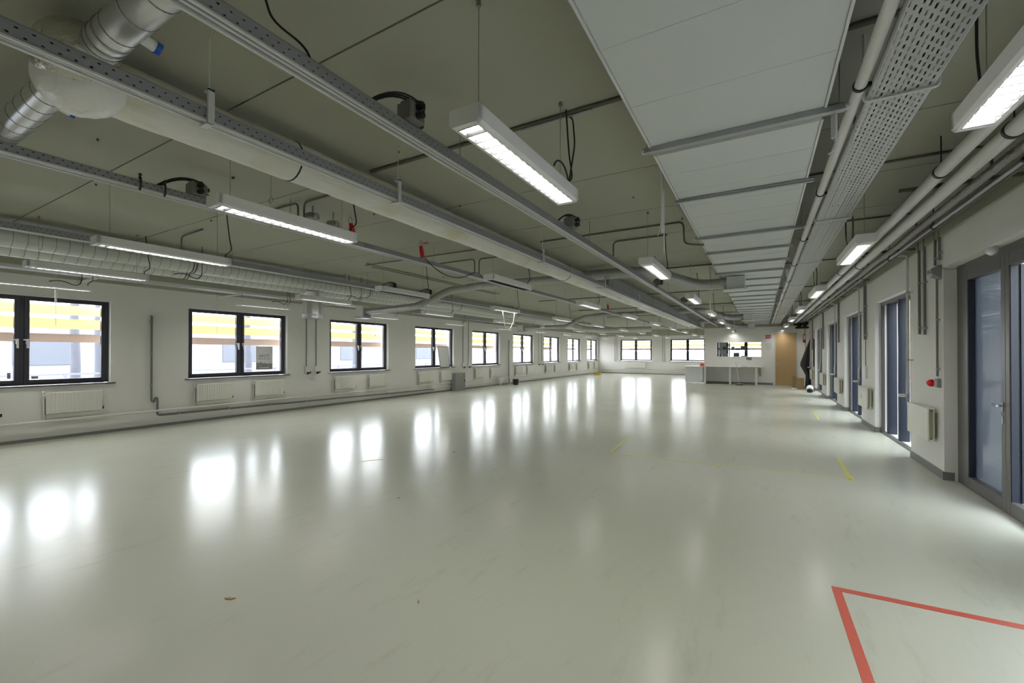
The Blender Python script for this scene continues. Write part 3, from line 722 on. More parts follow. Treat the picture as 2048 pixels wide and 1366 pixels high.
# bench
t = thing('work_bench', (-1.7, 24.0, 0), 'long white bench along the partition wall', 'bench')
b = MB(); b.bev(-3.43, .04, 23.72, 24.49, .855, .885, .004); b.build('worktop', M['desk'], t)
b = MB(); b.bev(-3.38, -2.56, 23.78, 24.44, .04, .855, .004); b.build('cupboard', M['desk'], t)
b = MB(); b.box(-2.64, -2.60, 23.765, 23.78, .10, .14); b.build('cupboard_catch', M['black'], t)
for x in (-2.45, -1.32, -.20):
    b = MB(); b.bev(x-.045, x+.045, 23.76, 23.80, 0, .855, .004); b.bev(x-.02, x+.02, 23.80, 24.3, .78, .855, .004); b.build('leg', M['desk'], t)
b = MB(); b.prism([(23.80, .84), (24.49, .84), (24.49, .40)], -.04, -.02, 'x'); b.build('bracket', M['wood'], t)
b = MB(); b.bev(-1.75, -1.05, 23.80, 24.0, .885, .90, .004); tag(b.build('flat_tray', M['paper']), 'thin pale tray lying on the middle of the bench', 'tray')
b = MB(); b.bev(-.85, -.60, 23.85, 23.98, .885, .905, .004); tag(b.build('hand_tool', M['steel']), 'small grey tool lying on the right of the bench', 'tool')
t = thing('hard_hat', (-2.62, 24.1, .885), 'orange red helmet on the left end of the bench', 'helmet')
b = MB(); b.lathe((-2.62, 24.1, .885), (0, 0, 1), [(0, .14), (.015, .14), (.02, .12), (.08, .115), (.12, .085), (.145, .03)], 18); b.build('shell', mat('orange_red_plastic', (.8, .08, .03), .3), t)
b = MB(); b.bev(-2.63, -2.61, 24.0, 24.2, 1.0, 1.035, .004); b.build('ridge', M['red'], t)
t = thing('broom', (-.93, 23.55, 0), 'broom leaning against the front of the white bench', 'broom')
b = MB(); b.cyl((-.905, 23.50, .07), (-1.07, 23.70, 1.14), .013, 10); b.build('handle', M['broomw'], t)
b = MB(); b.bev(-1.06, -.74, 23.47, 23.53, .05, .085, .005); b.build('head', M['broomw'], t)
b = MB()
for i in range(16): xx = -1.05+i*.02; b.prism([(xx-.009, 0), (xx+.009, 0), (xx+.008, .05), (xx-.008, .05)], 23.47, 23.53)
b.build('bristles', M['black'], t)
# cartons by the door
t = thing('carton', (1.48, 22.7, 0), 'brown cardboard box on the floor beside the dark cloth', 'box')
b = MB(); b.bev(1.36, 1.61, 22.45, 22.85, 0, .46, .004); b.build('body', M['card'], t)
b = MB(); b.box(1.36, 1.61, 22.63, 22.66, .46, .463); b.build('tape_strip', M['wood'], t)
t = thing('carton', (1.29, 22.9, 0), 'narrow cardboard box behind the brown box, next to the oak door', 'box')
b = MB(); b.bev(1.22, 1.34, 22.8, 23.1, 0, .52, .004); b.build('body', M['card'], t)
b = MB(); b.bev(1.15, 1.33, 22.35, 22.55, 0, .025, .004); tag(b.build('floor_plate', M['paper']), 'flat pale plate on the floor before the cardboard boxes', 'plate')
# dark cloth
t = thing('dust_sheet', (1.72, 22.9, 0), 'dark grey dust sheet hanging from the right wall by the boxes', 'cloth')
prof = [(1.90, 2.25), (1.50, 1.03), (1.73, .55), (1.70, 0.0), (1.91, 0.0)]
b = MB(); rows = 16; cols = 8; vs = []; fs = []
for i in range(rows+1):
    z = 2.25*(1-i/rows)
    if z > 1.03: xl = 1.90+(1.50-1.90)*(2.25-z)/1.22
    elif z > .55: xl = 1.50+.23*(1.03-z)/.48
    else: xl = 1.73-.03*(.55-z)/.55
    for k in range(cols+1):
        u = k/cols; vs.append((xl+(1.915-xl)*u, 23.2+.06*math.sin(u*9+z*1.5)+.05*math.sin(z*5+u*3)*(1-u), z+.001))
n0 = len(vs); vs += [(x, y+.025, z) for x, y, z in vs]
for i in range(rows):
    for k in range(cols):
        a = i*(cols+1)+k; q = (a, a+1, a+cols+2, a+cols+1); fs.append(q); fs.append(tuple(j+n0 for j in q[::-1]))
b.add(vs, fs, True); b.build('sheet', M['tarp'], t)
b = MB(); b.box(1.915, 1.938, 21.98, 22.30, .98, 2.15); tag(b.build('wall_panel', M['black']), 'tall black panel on the last pier of the right wall', 'panel')
t = thing('floor_fan', (1.66, 20.6, 0), 'small round white and black fan on the floor by the last recess', 'fan')
b = MB(); b.blob((1.66, 20.6, .17), .12, .10, .12); b.build('shell', M['white'], t)
b = MB(); b.lathe((1.655, 20.55, .08), (0, -1, -.2), [(0, .10), (.04, .10), (.06, .06)], 16); b.build('foot', M['black'], t)
b = MB(); b.tube(arc((1.72, 20.6, .03), (1.86, 20.9, .01), (1.90, 21.6, .02)), .008, 6); tag(b.build('cable', M['black']), 'black cable running from the floor fan along the wall', 'cable')
t = thing('valve_station', (1.72, 23.6, 2.1), 'cluster of dark pipe fittings at the far end of the right hand pipes', 'valve')
b = MB(); b.bev(1.35, 1.86, 23.3, 23.7, 2.66, 2.74, .02); b.cyl((1.5, 23.5, 2.74), (1.5, 23.5, 2.95), .09, 14); b.cyl((1.72, 23.5, 2.74), (1.72, 23.5, 3.0), .07, 14); b.cyl((1.3, 23.5, 2.85), (1.85, 23.5, 2.88), .05, 12); b.build('pump_body', M['black'], t)
b = MB(); b.tube(rounded([(1.72, 23.5, 2.66), (1.72, 23.5, 2.3), (1.76, 23.5, 1.6), (1.76, 23.5, 1.0)], .05), .025, 10); b.build('drop_pipe', M['steel'], t)
t = thing('fire_hose_tag', (1.70, 23.2, 2.15), 'red and white tag hanging on the far vertical pipe', 'tag')
b = MB(); b.bev(1.64, 1.74, 23.38, 23.40, 2.02, 2.40, .004); b.build('plate', M['red'], t)
b = MB(); b.box(1.66, 1.72, 23.374, 23.381, 2.16, 2.36); b.build('white_field', M['white'], t)

# ------------------------------------------------------------------ floor tape
def tape(pts, lb, m, w=None):
    b = MB(); n = len(pts); b.prism([(x, y) for x, y in pts], .0002, .0016, 'z'); tag(b.build('floor_tape', M[m]), lb, 'tape')
tape([(.40, 3.56), (.452, 3.505), (.465, 2.2), (.415, 2.2)], 'red floor tape running towards the camera at lower right', 'redtape')
tape([(.404, 3.565), (1.90, 3.63), (1.90, 3.57), (.452, 3.51)], 'red floor tape running to the right edge at lower right', 'redtape')
tape([(-2.05, 6.61), (.96, 6.70), (.96, 6.672), (-2.04, 6.575)], 'long thin yellow tape line across the floor', 'yeltape')
tape([(-2.05, 6.58), (-2.01, 6.58), (-2.11, 8.05), (-2.15, 8.05)], 'short yellow tape at the left end of the long yellow line', 'yeltape')
tape([(.925, 6.62), (.985, 6.62), (.995, 8.0), (.955, 8.0)], 'short wide yellow tape at the right end of the long yellow line', 'yeltape')
tape([(1.14, 12.3), (1.18, 12.3), (1.235, 14.0), (1.195, 14.0)], 'short yellow tape by the second blue recess', 'yeltape')
tape([(-4.95, 4.25), (-4.75, 4.62), (-4.73, 4.61), (-4.93, 4.24)], 'faint worn yellow tape stub on the left floor', 'yeltape')
# leaf crumbs lying about
for i, (x, y, s_, a) in enumerate(((-2.9, 1.48, .035, .4), (-.50, 1.52, .022, 1.2), (-4.15, 5.4, .02, .3), (-1.85, 2.05, .018, 2.2), (-3.35, 3.4, .016, 1.0))):
    b = MB(); ca, sa = math.cos(a), math.sin(a)
    b.prism([(x+s_*(u*ca-v*sa), y+s_*(u*sa+v*ca)) for u, v in ((-1, 0), (-.3, .35), (.4, .2), (1, .3), (.5, -.25), (-.4, -.3))], .0003, .006, 'z')
    tag(b.build('dry_leaf', M['card']), ['largest dry brown crumb on the floor at far lower left', 'small brown crumb on the floor near the bottom centre', 'tiny dark crumb in the window glare on the left floor', 'tiny brown crumb left of the bottom centre', 'tiny brown crumb in the middle left floor'][i], 'debris', 'crumbs on the floor')

# ------------------------------------------------------------------ luminaires
LZ = 2.595; LW = .0825; LL = 1.22
def luminaire(lit):
    root = thing('strip_lamp', (0, 0, LZ), 'x', 'lamp', 'louvred strip lamps hung in rows')
    o = (0, 0, LZ); w = LW; h = .085; c = .014; lip = .012
    b = MB()
    # shell: sides with chamfered lower edge, top and ends
    prof = [(-w+c, LZ), (-w, LZ+c), (-w, LZ+h), (w, LZ+h), (w, LZ+c), (w-c, LZ), (w-c-lip, LZ), (w-c-lip, LZ+.035), (-w+c+lip, LZ+.035), (-w+c+lip, LZ)]
    n = len(prof); vs = [(x, 0, z) for x, z in prof]+[(x, LL, z) for x, z in prof]
    b.add(vs, [(i, (i+1) % n, n+(i+1) % n, n+i) for i in range(n)])
    for y0, y1 in ((0, .03), (LL-.03, LL)): b.prism([(-w+c, LZ), (-w, LZ+c), (-w, LZ+h), (w, LZ+h), (w, LZ+c), (w-c, LZ)], y0, y1)
    b.build('housing', M['lampbody'], root, o)
    b = MB(); iw = w-c-lip
    b.box(-iw, iw, .09 if lit else .03, LL-.04, LZ+.027, LZ+.034)
    b.build('light_tubes' if lit else 'dark_tubes', M['lampon'] if lit else M['lampoff'], root, o)
    b = MB(); k = 16
    for i in range(k+1): y = .033+i*(LL-.066)/k; b.box(-iw, iw, y-.002, y+.002, LZ+.0005, LZ+.019)
    b.box(-iw, -iw+.002, .03, LL-.03, LZ, LZ+.03); b.box(iw-.002, iw, .03, LL-.03, LZ, LZ+.03)
    b.cur = 1
    for i in range(k+1): y = .033+i*(LL-.066)/k; b.box(-iw+.002, iw-.002, y-.0032, y+.0032, LZ-.001, LZ+.0005)  # dark strips paint the shaded lower edges of the blades
    b.build('louvre', (M['louvre'], M['louvreshade']), root, o)
    for y in (.12, LL-.12):
        b = MB(); b.cyl((0, y, LZ+h), (0, y, CEIL), .0022, 5, False); b.cyl((0, y, LZ+h), (0, y, LZ+h+.015), .008, 8)
        wo = b.build('suspension_wire', M['wire'], root, o)
        b = MB(); b.cyl((0, y, CEIL-.03), (0, y, CEIL), .012, 8); b.build('ceiling_cup', M['wire'], wo, o)
    b = MB(); b.tube(rounded([(0.02, LL-.04, LZ+h), (0.02, LL-.04, LZ+h+.05), (.03, LL+.03, LZ+h+.10), (.01, LL+.01, LZ+.35), (.0, LL-.02, CEIL)], .06), .006, 6)
    b.build('supply_cable', M['black'], root, o)
    return root
rows = [(.868, 0, 6, 'in the row above the right wall piers'), (-1.178, 0, 6, 'in the row just left of the pale ceiling panels'),
        (-3.39, 0, 8, 'in the second row left of the pale ceiling panels'), (-5.60, 0, 8, 'in the middle row of the left half'),
        (-7.80, 0, 8, 'in the row under the twin ducts'), (-9.98, 0, 8, 'in the row closest to the left windows')]
on = luminaire(True); off = luminaire(False); u_on = u_off = False
for r, (x, k0, k1, w) in enumerate(rows):
    for k in range(-1, k1+1):  # lamps behind the viewpoint are added to brighten the near area
        y = 1.60+3.6*k
        if y > 31: continue
        lb = 'white strip lamp, %s %s' % (ORD[k], w) if k >= 0 else 'added unseen white strip lamp behind the viewpoint '+w
        is_off = (r in (2, 3) and k == 1)
        if is_off: lb = 'unlit '+lb
        src = off if is_off else on
        if is_off and not u_off: u_off = True; src.location = (x, y, LZ); src['label'] = lb
        elif not is_off and not u_on: u_on = True; src.location = (x, y, LZ); src['label'] = lb
        else: copy_tree(src, (x, y, LZ), lb)

# ------------------------------------------------------------------ radiant ceiling panels
PX0, PX1, PZ = -.645, .315, 2.95
joints = [-1.9, 3.08, 5.72, 8.40, 11.1, 13.8, 16.5, 19.2, 21.9, 24.3]
for i in range(len(joints)-1):
    y0, y1 = joints[i]+.07, joints[i+1]-.07
    lb = 'pale grey radiant ceiling panel, %s of the long strip' % ORD[i]
    t = thing('radiant_panel', (-.165, (y0+y1)/2, PZ), lb, 'panel', 'pale radiant panels in a strip below the ceiling')
    b = MB(); b.bev(PX0, PX1, y0, y1, PZ, PZ+.03, .004)
    for j in range(1, 9 if i == 0 else 6): yy = y0+(y1-y0)*j/(9 if i == 0 else 6); b.box(PX0+.01, PX1-.01, yy-.0015, yy+.0015, PZ-.0015, PZ)
    b.build('panel_sheet', M['panel'], t)
    b = MB(); b.box(PX0-.012, PX0, y0, y1, PZ-.008, PZ+.045); b.box(PX1, PX1+.012, y0, y1, PZ-.008, PZ+.045); b.build('edge_rail', M['greylip'], t)
    m = (y0+y1)/2-.2
    for yy in (() if i == 0 else (4.19,) if i == 1 else (m-.25, m+.65)):
        b = MB(); b.box(PX0-.03, PX1+.05, yy-.015, yy+.015, PZ-.028, PZ-.004); b.cyl((PX0-.03, yy-.028, PZ-.012), (PX1+.06, yy-.028, PZ-.012), .006, 6); b.build('cross_bar', M['steel'], t)
for i, y in enumerate(joints[1:-1]):
    t = thing('panel_joint', (-.165, y, PZ), 'double steel crossbar joint, %s between radiant panels' % ORD[i], 'crossbar', 'steel joints between the radiant panels')
    b = MB(); b.box(PX0-.05, PX1+.10, y-.075, y-.045, PZ-.035, PZ-.002); b.box(PX0-.05, PX1+.10, y-.035, y-.02, PZ-.03, PZ-.01); b.build('cross_bar', M['steel'], t)
    b = MB()
    for dy in (.0, .025, .05, .07): b.cyl((PX0, y+dy, PZ+.0), (PX1, y+dy, PZ+.0), .011, 8)
    b.build('header_pipe', M['steel'], t)
    for x in (PX0-.03, PX1+.07):
        b = MB(); b.cyl((x, y-.06, PZ), (x, y-.06, CEIL), .003, 6, False); b.build('hanger_rod', M['wire'], t)
    b = MB(); b.cyl((PX0-.06, y-.06, PZ-.02), (PX0-.045, y-.06, PZ-.02), .018, 10); b.cyl((PX1+.095, y-.06, PZ-.02), (PX1+.115, y-.06, PZ-.02), .018, 10)
    if i in (0, 2): b.tube(rounded([(PX1+.06, y+.05, PZ), (PX1+.06, y+.05, PZ-.08), (PX1+.06, y+.05, PZ-.14)], .02), .015, 8); b.tube(arc((PX1+.06, y+.05, PZ-.14), (PX1+.08, y+.05, PZ-.22), (PX1+.03, y+.07, PZ-.22)), .004, 6)
    b.build('end_fitting', M['greylip'], t)
b = MB(); b.cyl((-.76, 4.0, CEIL), (-.76, 4.0, 2.62), .011, 8); b.cyl((-.745, 4.0, 3.0), (-.745, 4.0, 2.42), .006, 6); b.tube([(-.77, 4.0, 2.72), (-.78, 4.0, 2.66), (-.80, 4.0, 2.60)], .004, 6)
tag(b.build('hanging_cord', M['white']), 'white cord hanging beside the pale ceiling panels', 'cord')

# ------------------------------------------------------------------ rails (trunking)
def rail(x0, x1, z0, z1, y0, y1, lb, rods, bracket=False, label2=None):
    t = thing('trunking_rail', ((x0+x1)/2, (y0+y1)/2, z0), lb, 'rail', 'grey perforated rails along the ceiling')
    b = MB(); b.box(x1-.003, x1, y0, y1, z0, z1); b.box(x0, x0+.003, y0, y1, z0, z1); b.build('perforated_side', M['railperf'], t)
    b = MB(); b.box(x0, x1, y0, y1, z1-.002, z1); b.box(x0, x1, y0, y1, z0, z0+.003); b.build('rail_core', M['grey'], t)
    b = MB(); b.box(x0+.012, x1-.008, y0, y1, z0+.004, z1-.006); b.build('shade_fill', M['black'], t)  # black fill stands in for shade inside the rail, seen through its holes
    w = x1-x0
    b = MB(); b.box(x0-.004, x0+.012, y0, y1, z0-.010, z0); b.box(x1-.012, x1+.003, y0, y1, z0-.010, z0); b.box(x0+w*.42, x0+w*.58, y0, y1, z0-.006, z0)
    b.build('lower_lip', M['greylip'], t)
    for y in rods:
        b = MB()
        if bracket:
            xx = x1+.012
            b.box(xx-.010, xx+.004, y-.016, y+.016, z0-.022, z1+.10); b.box(x0-.01, xx, y-.016, y+.016, z0-.022, z0-.012); b.box(xx-.045, xx+.004, y-.016, y+.016, z1+.09, z1+.10)
            b.cyl((xx-.02, y, z1+.06), (xx-.02, y, CEIL), .0035, 6, False); b.cyl((xx-.02, y, z1+.10), (xx-.02, y, z1+.115), .012, 8)
        else:
            b.cyl((x0+w/2, y, z1), (x0+w/2, y, CEIL), .003, 6, False); b.cyl((x0+w/2, y, z1), (x0+w/2, y, z1+.02), .014, 8)
        b.build('hanger', M['greylip'] if bracket else M['wire'], t)
    return t
rail(-1.95, -1.87, 2.895, 2.965, YN+.3, 24.3, 'grey perforated rail nearest the pale panels', (-.2, 2.55, 5.31, 8.05, 10.8, 13.5, 16.2, 19, 21.7))
rail(-2.635, -2.57, 2.80, 2.865, YN+.3, 31.5, 'grey rail running under the edge of the foil wrapped duct', (1.20, 2.60, 5.31, 8.0, 10.7, 13.4, 16.1, 18.8, 21.5, 24.2), True)
rail(-4.545, -4.44, 2.915, 2.975, YN+.3, 31.5, 'grey rail in the middle of the ceiling with red connectors', (.4, 2.9, 5.31, 7.9, 10.6, 13.3, 16, 18.7, 21.4))
rail(-7.25, -7.18, 2.92, 2.99, YN+.3, 30, 'grey rail in front of the twin spiral ducts', (1.0, 3.7, 6.4, 9.1, 11.8, 14.5, 17.2))

def junction(x, y, z, lb, n=1):
    t = thing('junction_box', (x, y, z), lb, 'junction box', 'junction boxes with glands on the rails')
    b = MB(); b.bev(x-.02, x+.10, y-.08, y+.05, z, z+.11, .008); b.bev(x+.0, x+.08, y-.07, y+.04, z+.11, z+.125, .005); b.build('body', M['conduit'], t)
    b = MB()
    for dz in (.03, .085): b.cyl((x+.10, y-.02, z+dz), (x+.145, y-.02, z+dz), .022, 8).nxt(); b.cyl((x+.04, y+.05, z+dz), (x+.04, y+.085, z+dz), .02, 8).nxt()
    b.build_each('cable_gland', M['black'], t)
    b = MB()
    for q in range(3): b.tube(arc((x-.0, y-.30, z-.0+.01*q), (x+.02+.02*q, y-.15, z+.15+.01*q), (x+.06+.02*q, y-.02, z+.12)), .006, 6); 
    b.tube(arc((x+.06, y-.02, z+.12), (x+.17, y, z+.14), (x+.145, y-.02, z+.03)), .005, 6)
    b.build('cable_loop', M['black'], t)
junction(-1.92, 2.02, 2.97, 'junction box with black cables on the rail above the nearest lamp')
junction(-4.52, 2.0, 2.98, 'junction box with black cables on the middle rail left of the second row lamp')
junction(-1.92, 4.62, 2.97, 'small junction box on the near rail past the nearest lamp')
junction(-1.92, 9.4, 2.97, 'junction box on the near rail past the branch duct')
junction(-1.92, 12.9, 2.97, 'junction box on the near rail behind the third lamp')
junction(-4.52, 8.3, 2.98, 'junction box on the middle rail before the lit third lamp')
junction(-7.22, 7.1, 2.995, 'left of two junction boxes above the twin spiral ducts')
junction(-7.22, 8.3, 2.995, 'right of two junction boxes above the twin spiral ducts')
for k, (y, z) in enumerate(((3.18, 3.10), (3.46, 3.08))):
    t = thing('ceiling_socket', (-4.5, y, z), ['left of two grey boxes above the second row lamp', 'right of two grey boxes above the second row lamp'][k], 'socket')
    b = MB(); b.bev(-4.55, -4.45, y-.06, y+.06, z, z+.06, .006); b.build('body', M['conduit'], t)
    b = MB(); b.cyl((-4.5, y, z+.06), (-4.5, y, CEIL), .008, 6); b.cyl((-4.45, y, z+.03), (-4.42, y, z+.03), .03, 12); b.build('face', M['steel'], t)
def redplug(y, zb, lb):
    t = thing('red_connector', (-4.46, y, zb), lb, 'connector', 'red power connectors hanging from the ceiling')
    b = MB(); b.lathe((-4.46, y+.03, zb), (0, -.25, 1), [(0, .018), (.02, .03), (.10, .036), (.13, .03), (.18, .026)], 14); b.build('plug_body', M['red'], t)
    b = MB(); b.tube([(-4.46+.03*math.cos(a), y-.02, zb+.21+.04*math.sin(a)) for a in [i*PI/6 for i in range(-1, 9)]], .004, 6); b.cyl((-4.46, y-.015, zb+.24), (-4.46, y-.015, CEIL), .004, 6); b.build('hook', M['wire'], t)
redplug(3.70, 3.0, 'red connector hanging behind the second row lamp'); redplug(4.99, 2.99, 'red connector hanging alone on the middle rail'); redplug(14.2, 3.0, 'red connector far along the middle rail')
b = MB(); b.cyl((-4.46, 5.03, 3.22), (-4.42, 5.10, 3.235), .008, 8); tag(b.build('red_lever', M['red']), 'small red lever on the ceiling above the hanging connector', 'lever')
b = MB(); b.tube(arc((-4.43, 5.03, 2.99), (-4.43, 5.65, 2.62), (-4.43, 6.33, 2.98), 14), .007, 6); b.tube(arc((-4.43, 6.33, 2.98), (-4.43, 6.5, 3.02), (-4.44, 6.6, 2.93), 6), .006, 6)
tag(b.build('black_cable', M['black']), 'black cable sagging from the red connector to the middle rail', 'cable')
b = MB(); b.tube(rounded([(-2.06, 1.2, CEIL), (-2.04, 1.22, 3.15), (-1.93, 1.32, 3.05), (-1.90, 1.34, 2.96)], .08), .006, 6); tag(b.build('black_cable', M['black']), 'black cable dropping from the ceiling onto the nearest rail', 'cable')
for k, y in enumerate((1.55, 1.72)):
    b = MB(); b.tube([(-4.43+.02*math.cos(a), y, 2.945+.055*math.sin(a)) for a in [i*PI/4 for i in range(-3, 4)]], .007, 6); b.lathe((-4.425, y, 3.005), (0, 0, 1), [(0, .01), (.01, .014), (.02, .006)], 8)
    tag(b.build('cable_hook', M['black']), ['left of two black hooks on the middle rail', 'right of two black hooks on the middle rail'][k], 'hook')
b = MB(); b.tube([(-4.1+.03*math.cos(a), 2.45, 3.02+.03*math.sin(a)) for a in [i*PI/5 for i in range(11)]], .004, 6); b.cyl((-4.1, 2.45, 3.05), (-4.1, 2.45, CEIL), .002, 5)
tag(b.build('cable_hook', M['wire']), 'round wire hook hanging over the second row lamp', 'hook')

# ------------------------------------------------------------------ ducts
# foil wrapped duct
DX, DZ, DR = -3.20, 3.055, .152
t = thing('wrapped_duct', (DX, 12, DZ-DR), 'long duct wrapped in stained white foil beside the near rails', 'duct')
b = MB(); pts = []; rr = []
y = .95
while y < 23.9:
    pts.append((DX+.006*math.sin(y*3), y, DZ)); rr.append(DR*(1+.014*math.sin(y*7)+.01*math.sin(y*2.3)+.010*math.sin(y*23)+random.uniform(-.008, .008))); y += .07
b.tube(pts, rr, 28); b.build('wrap', M['wrap'], t)
b = MB()
for y in (2.07, 7.5, 13.0): b.ring((DX, y, DZ), (0, 1, 0), DR, .010, .005).nxt()
b.build_each('strap', M['black'], t)
b = MB()
for y in (3.6, 5.9, 9.2, 11.6, 15.1, 18.7): b.ring((DX, y, DZ), (.04, 1, 0), DR, .07, .004).nxt()
b.build_each('tape_joint', M['wrap'], t)
b = MB(); b.blob((-2.99, .785, 3.035), .215, .165, .165, .012, 40, 22, 3)
tag(b.build('duct_junction', M['foil']), 'crinkled foil wrapped tee where the spiral duct meets the white duct', 'duct joint')
b = MB(); b.blob((-3.08, .825, 2.965), .225, .18, .165, .010, 40, 22, 5); tag(b.build('plastic_wrap', M['crumple']), 'pale plastic sheet wrapped round the lower side of the duct tee', 'wrap')
# cross spiral duct
def spiral_duct(path, r, lb, name='spiral_duct', m='spiral', pitch=.09, bands=(), n=24, seam_m='ductseam'):
    P0 = [Vector(p) for p in path]; c = sum(P0, Vector())/len(P0)
    t = thing(name, (c.x, c.y, c.z-r), lb, 'duct')
    pts = rounded(path, r*1.6, 6) if len(path) > 2 else P0
    b = MB(); b.tube(pts, r, n); b.cur = 1
    for a, c2 in zip(P0[:-1], P0[1:]):
        L = (c2-a).length; d = (c2-a)/L; k = r*1.5
        while k < L-r*1.5: b.ring(a+d*k, d, r, .005, .002); k += pitch
    b.build('duct_shell', (M[m], M[seam_m]), t)
    if bands:
        b = MB()
        for p, d in bands: b.ring(p, d, r, .016, .005).nxt()
        b.build_each('clamp_band', M['steel'], t)
    return t
cy, cz, cr = .815, 3.04, .078
spiral_duct([(-6.2, cy, cz), (-3.23, cy, cz)], cr, 'shiny spiral duct left of the foil wrapped tee', pitch=.16, bands=(((-3.33, cy, cz), (1, 0, 0)), ((-3.42, cy, cz), (1, 0, 0))))
spiral_duct([(-2.86, cy, cz), (-.9, cy, cz)], cr, 'shiny spiral duct right of the foil wrapped tee', pitch=.20, bands=(((-2.70, cy, cz), (1, 0, 0)), ((-2.63, cy, cz), (1, 0, 0))))
for k, (x, lb) in enumerate(((-2.50, 'round duct port with a blue cap right of the foil tee'), (-3.62, 'round duct port with a blue cap left of the foil tee'))):
    t = thing('duct_port', (x, cy+.07, cz-.03), lb, 'duct port')
    b = MB(); b.cyl((x, cy+.05, cz-.02), (x+.0, cy+.115, cz-.035), .026, 14); b.build('spout', M['white'], t)
    b = MB(); b.cyl((x, cy+.115, cz-.035), (x, cy+.135, cz-.04), .031, 14); b.build('cap', M['blue'], t)
# twin ducts along the left side
def twin(x, z, r, lb, yend, off=0):
    t = thing('spiral_duct', (x, 10, z-r), lb, 'duct')
    b = MB(); b.cyl((x, YN+.3, z), (x, yend, z), r, 32); b.cur = 1; y = YN+.4+off
    while y < yend: b.ring((x, y, z), (0, 1, 0), r, .006, .003); y += .127
    b.build('duct_shell', (M['ductpale'], M['ductseam']), t)
    b = MB()
    for y in (3.52, 3.56, 7.2, 10.8, 14.4): b.ring((x, y+off, z), (0, 1, 0), r, .012, .007).nxt()
    b.build_each('strap', M['black'], t)
twin(-8.15, 3.005, .142, 'nearer of the two pale spiral ducts above the left lamps', 19.0)
twin(-8.50, 2.945, .142, 'farther of the two pale spiral ducts, against the left side', 16.5, .05)
spiral_duct([(-8.15, 19.05, 3.005), (-8.0, 21.2, 2.78), (-7.0, 22.2, 2.74), (-4.75, 22.3, 2.74)], .15, 'wide pale duct curving away beyond the twin ducts', m='ductpale', pitch=.5)
spiral_duct([(-8.50, 16.55, 2.945), (-8.52, 18.4, 2.94), (-8.75, 21.0, 2.94), (-8.8, 26.0, 2.94)], .14, 'pale duct continuing toward the end wall', m='ductpale', pitch=.6)
# capped spout under twin ducts
t = thing('duct_spout', (-8.5, 6.05, 2.28), 'short capped duct spout pointing down before the wall', 'duct')
b = MB(); b.lathe((-8.5, 6.02, 2.86), (0, 0, -1), [(0, .26), (.10, .23), (.18, .20), (.20, .20), (.52, .20)], 28); b.build('spout', M['spiral'], t)
b = MB(); b.lathe((-8.5, 6.02, 2.40), (0, 0, -1), [(0, .205), (.01, .212), (.03, .205), (.09, .205), (.10, .207), (.11, .20), (.112, .17)], 28); b.build('end_cap', M['steel'], t)
# branch ducts (pattern repeats every 7.2 m)
for k, dy in enumerate((0, 8.6, 14.6)):
    w = ('nearest', 'second', 'farthest')[k]
    if k < 2:
        spiral_duct([(-8.75, 7.80+dy, 2.60), (-6.75, 7.40+dy, 2.60), (-6.15, 7.85+dy, 2.98), (-5.5, 8.1+dy, 3.065), (-3.37, 8.17+dy, 3.07)],
                 .078, '%s slim duct crossing from the left windows to the white duct' % w, m='ductgrey', pitch=.6, bands=(((-6.95, 7.44+dy, 2.60), (1, -.2, 0)), ((-5.75, 8.0+dy, 3.035), (1, .35, .1)), ((-5.0, 8.115+dy, 3.067), (1, 0, 0))))
        t = thing('air_diffuser', (-8.95, 7.85+dy, 2.45), '%s white square air outlet at the left end of a slim duct' % w, 'diffuser')
        b = MB(); b.bev(-9.12, -8.85, 7.70+dy, 7.97+dy, 2.47, 2.74, .006); b.build('plenum', M['ductpale'], t)
        b = MB(); b.bev(-9.15, -8.78, 7.67+dy, 8.00+dy, 2.44, 2.47, .004); b.build('grille', M['steel'], t)
        b = MB(); b.ring((-8.82, 7.81+dy, 2.60), (1, 0, 0), .08, .03, .008); b.ring((-8.74, 7.80+dy, 2.60), (1, 0, 0), .08, .02, .012); b.build('collar', M['steel'], t)
    x0 = -3.04 if k == 0 else -2.62
    spiral_duct([(x0, 8.18+dy, 3.08), (-2.15, 8.2+dy, 3.08), (-1.72, 8.36+dy, 3.07), (-1.12, 8.82+dy, 2.86), (-.95, 8.90+dy, 2.835), (-.53, 8.92+dy, 2.835)], .10,
                 '%s round duct bending from the white duct to a square box under the panels' % w, m='ductgrey', pitch=.75, bands=(((-.80, 8.92+dy, 2.835), (1, 0, 0)), ((-1.03, 8.87+dy, 2.845), (.8, .5, 0)), ((-2.3, 8.2+dy, 3.08), (1, 0, 0))))
    t = thing('air_diffuser', (-.39, 8.9+dy, 2.68), '%s grey square air box hanging at the left edge of the pale panels' % w, 'diffuser')
    b = MB(); b.bev(-.54, -.24, 8.72+dy, 9.02+dy, 2.71, 2.935, .006); b.build('plenum', M['panel'], t)
    b = MB(); b.bev(-.60, -.20, 8.68+dy, 9.06+dy, 2.69, 2.71, .004); b.build('grille', M['ductpale'], t)
    b = MB(); b.cyl((-.86, 9.3+dy, CEIL), (-.86, 9.3+dy, 2.25), .008, 8); tag(b.build('hanging_cord', M['white']), '%s white cord hanging beside a square air box' % w, 'cord')
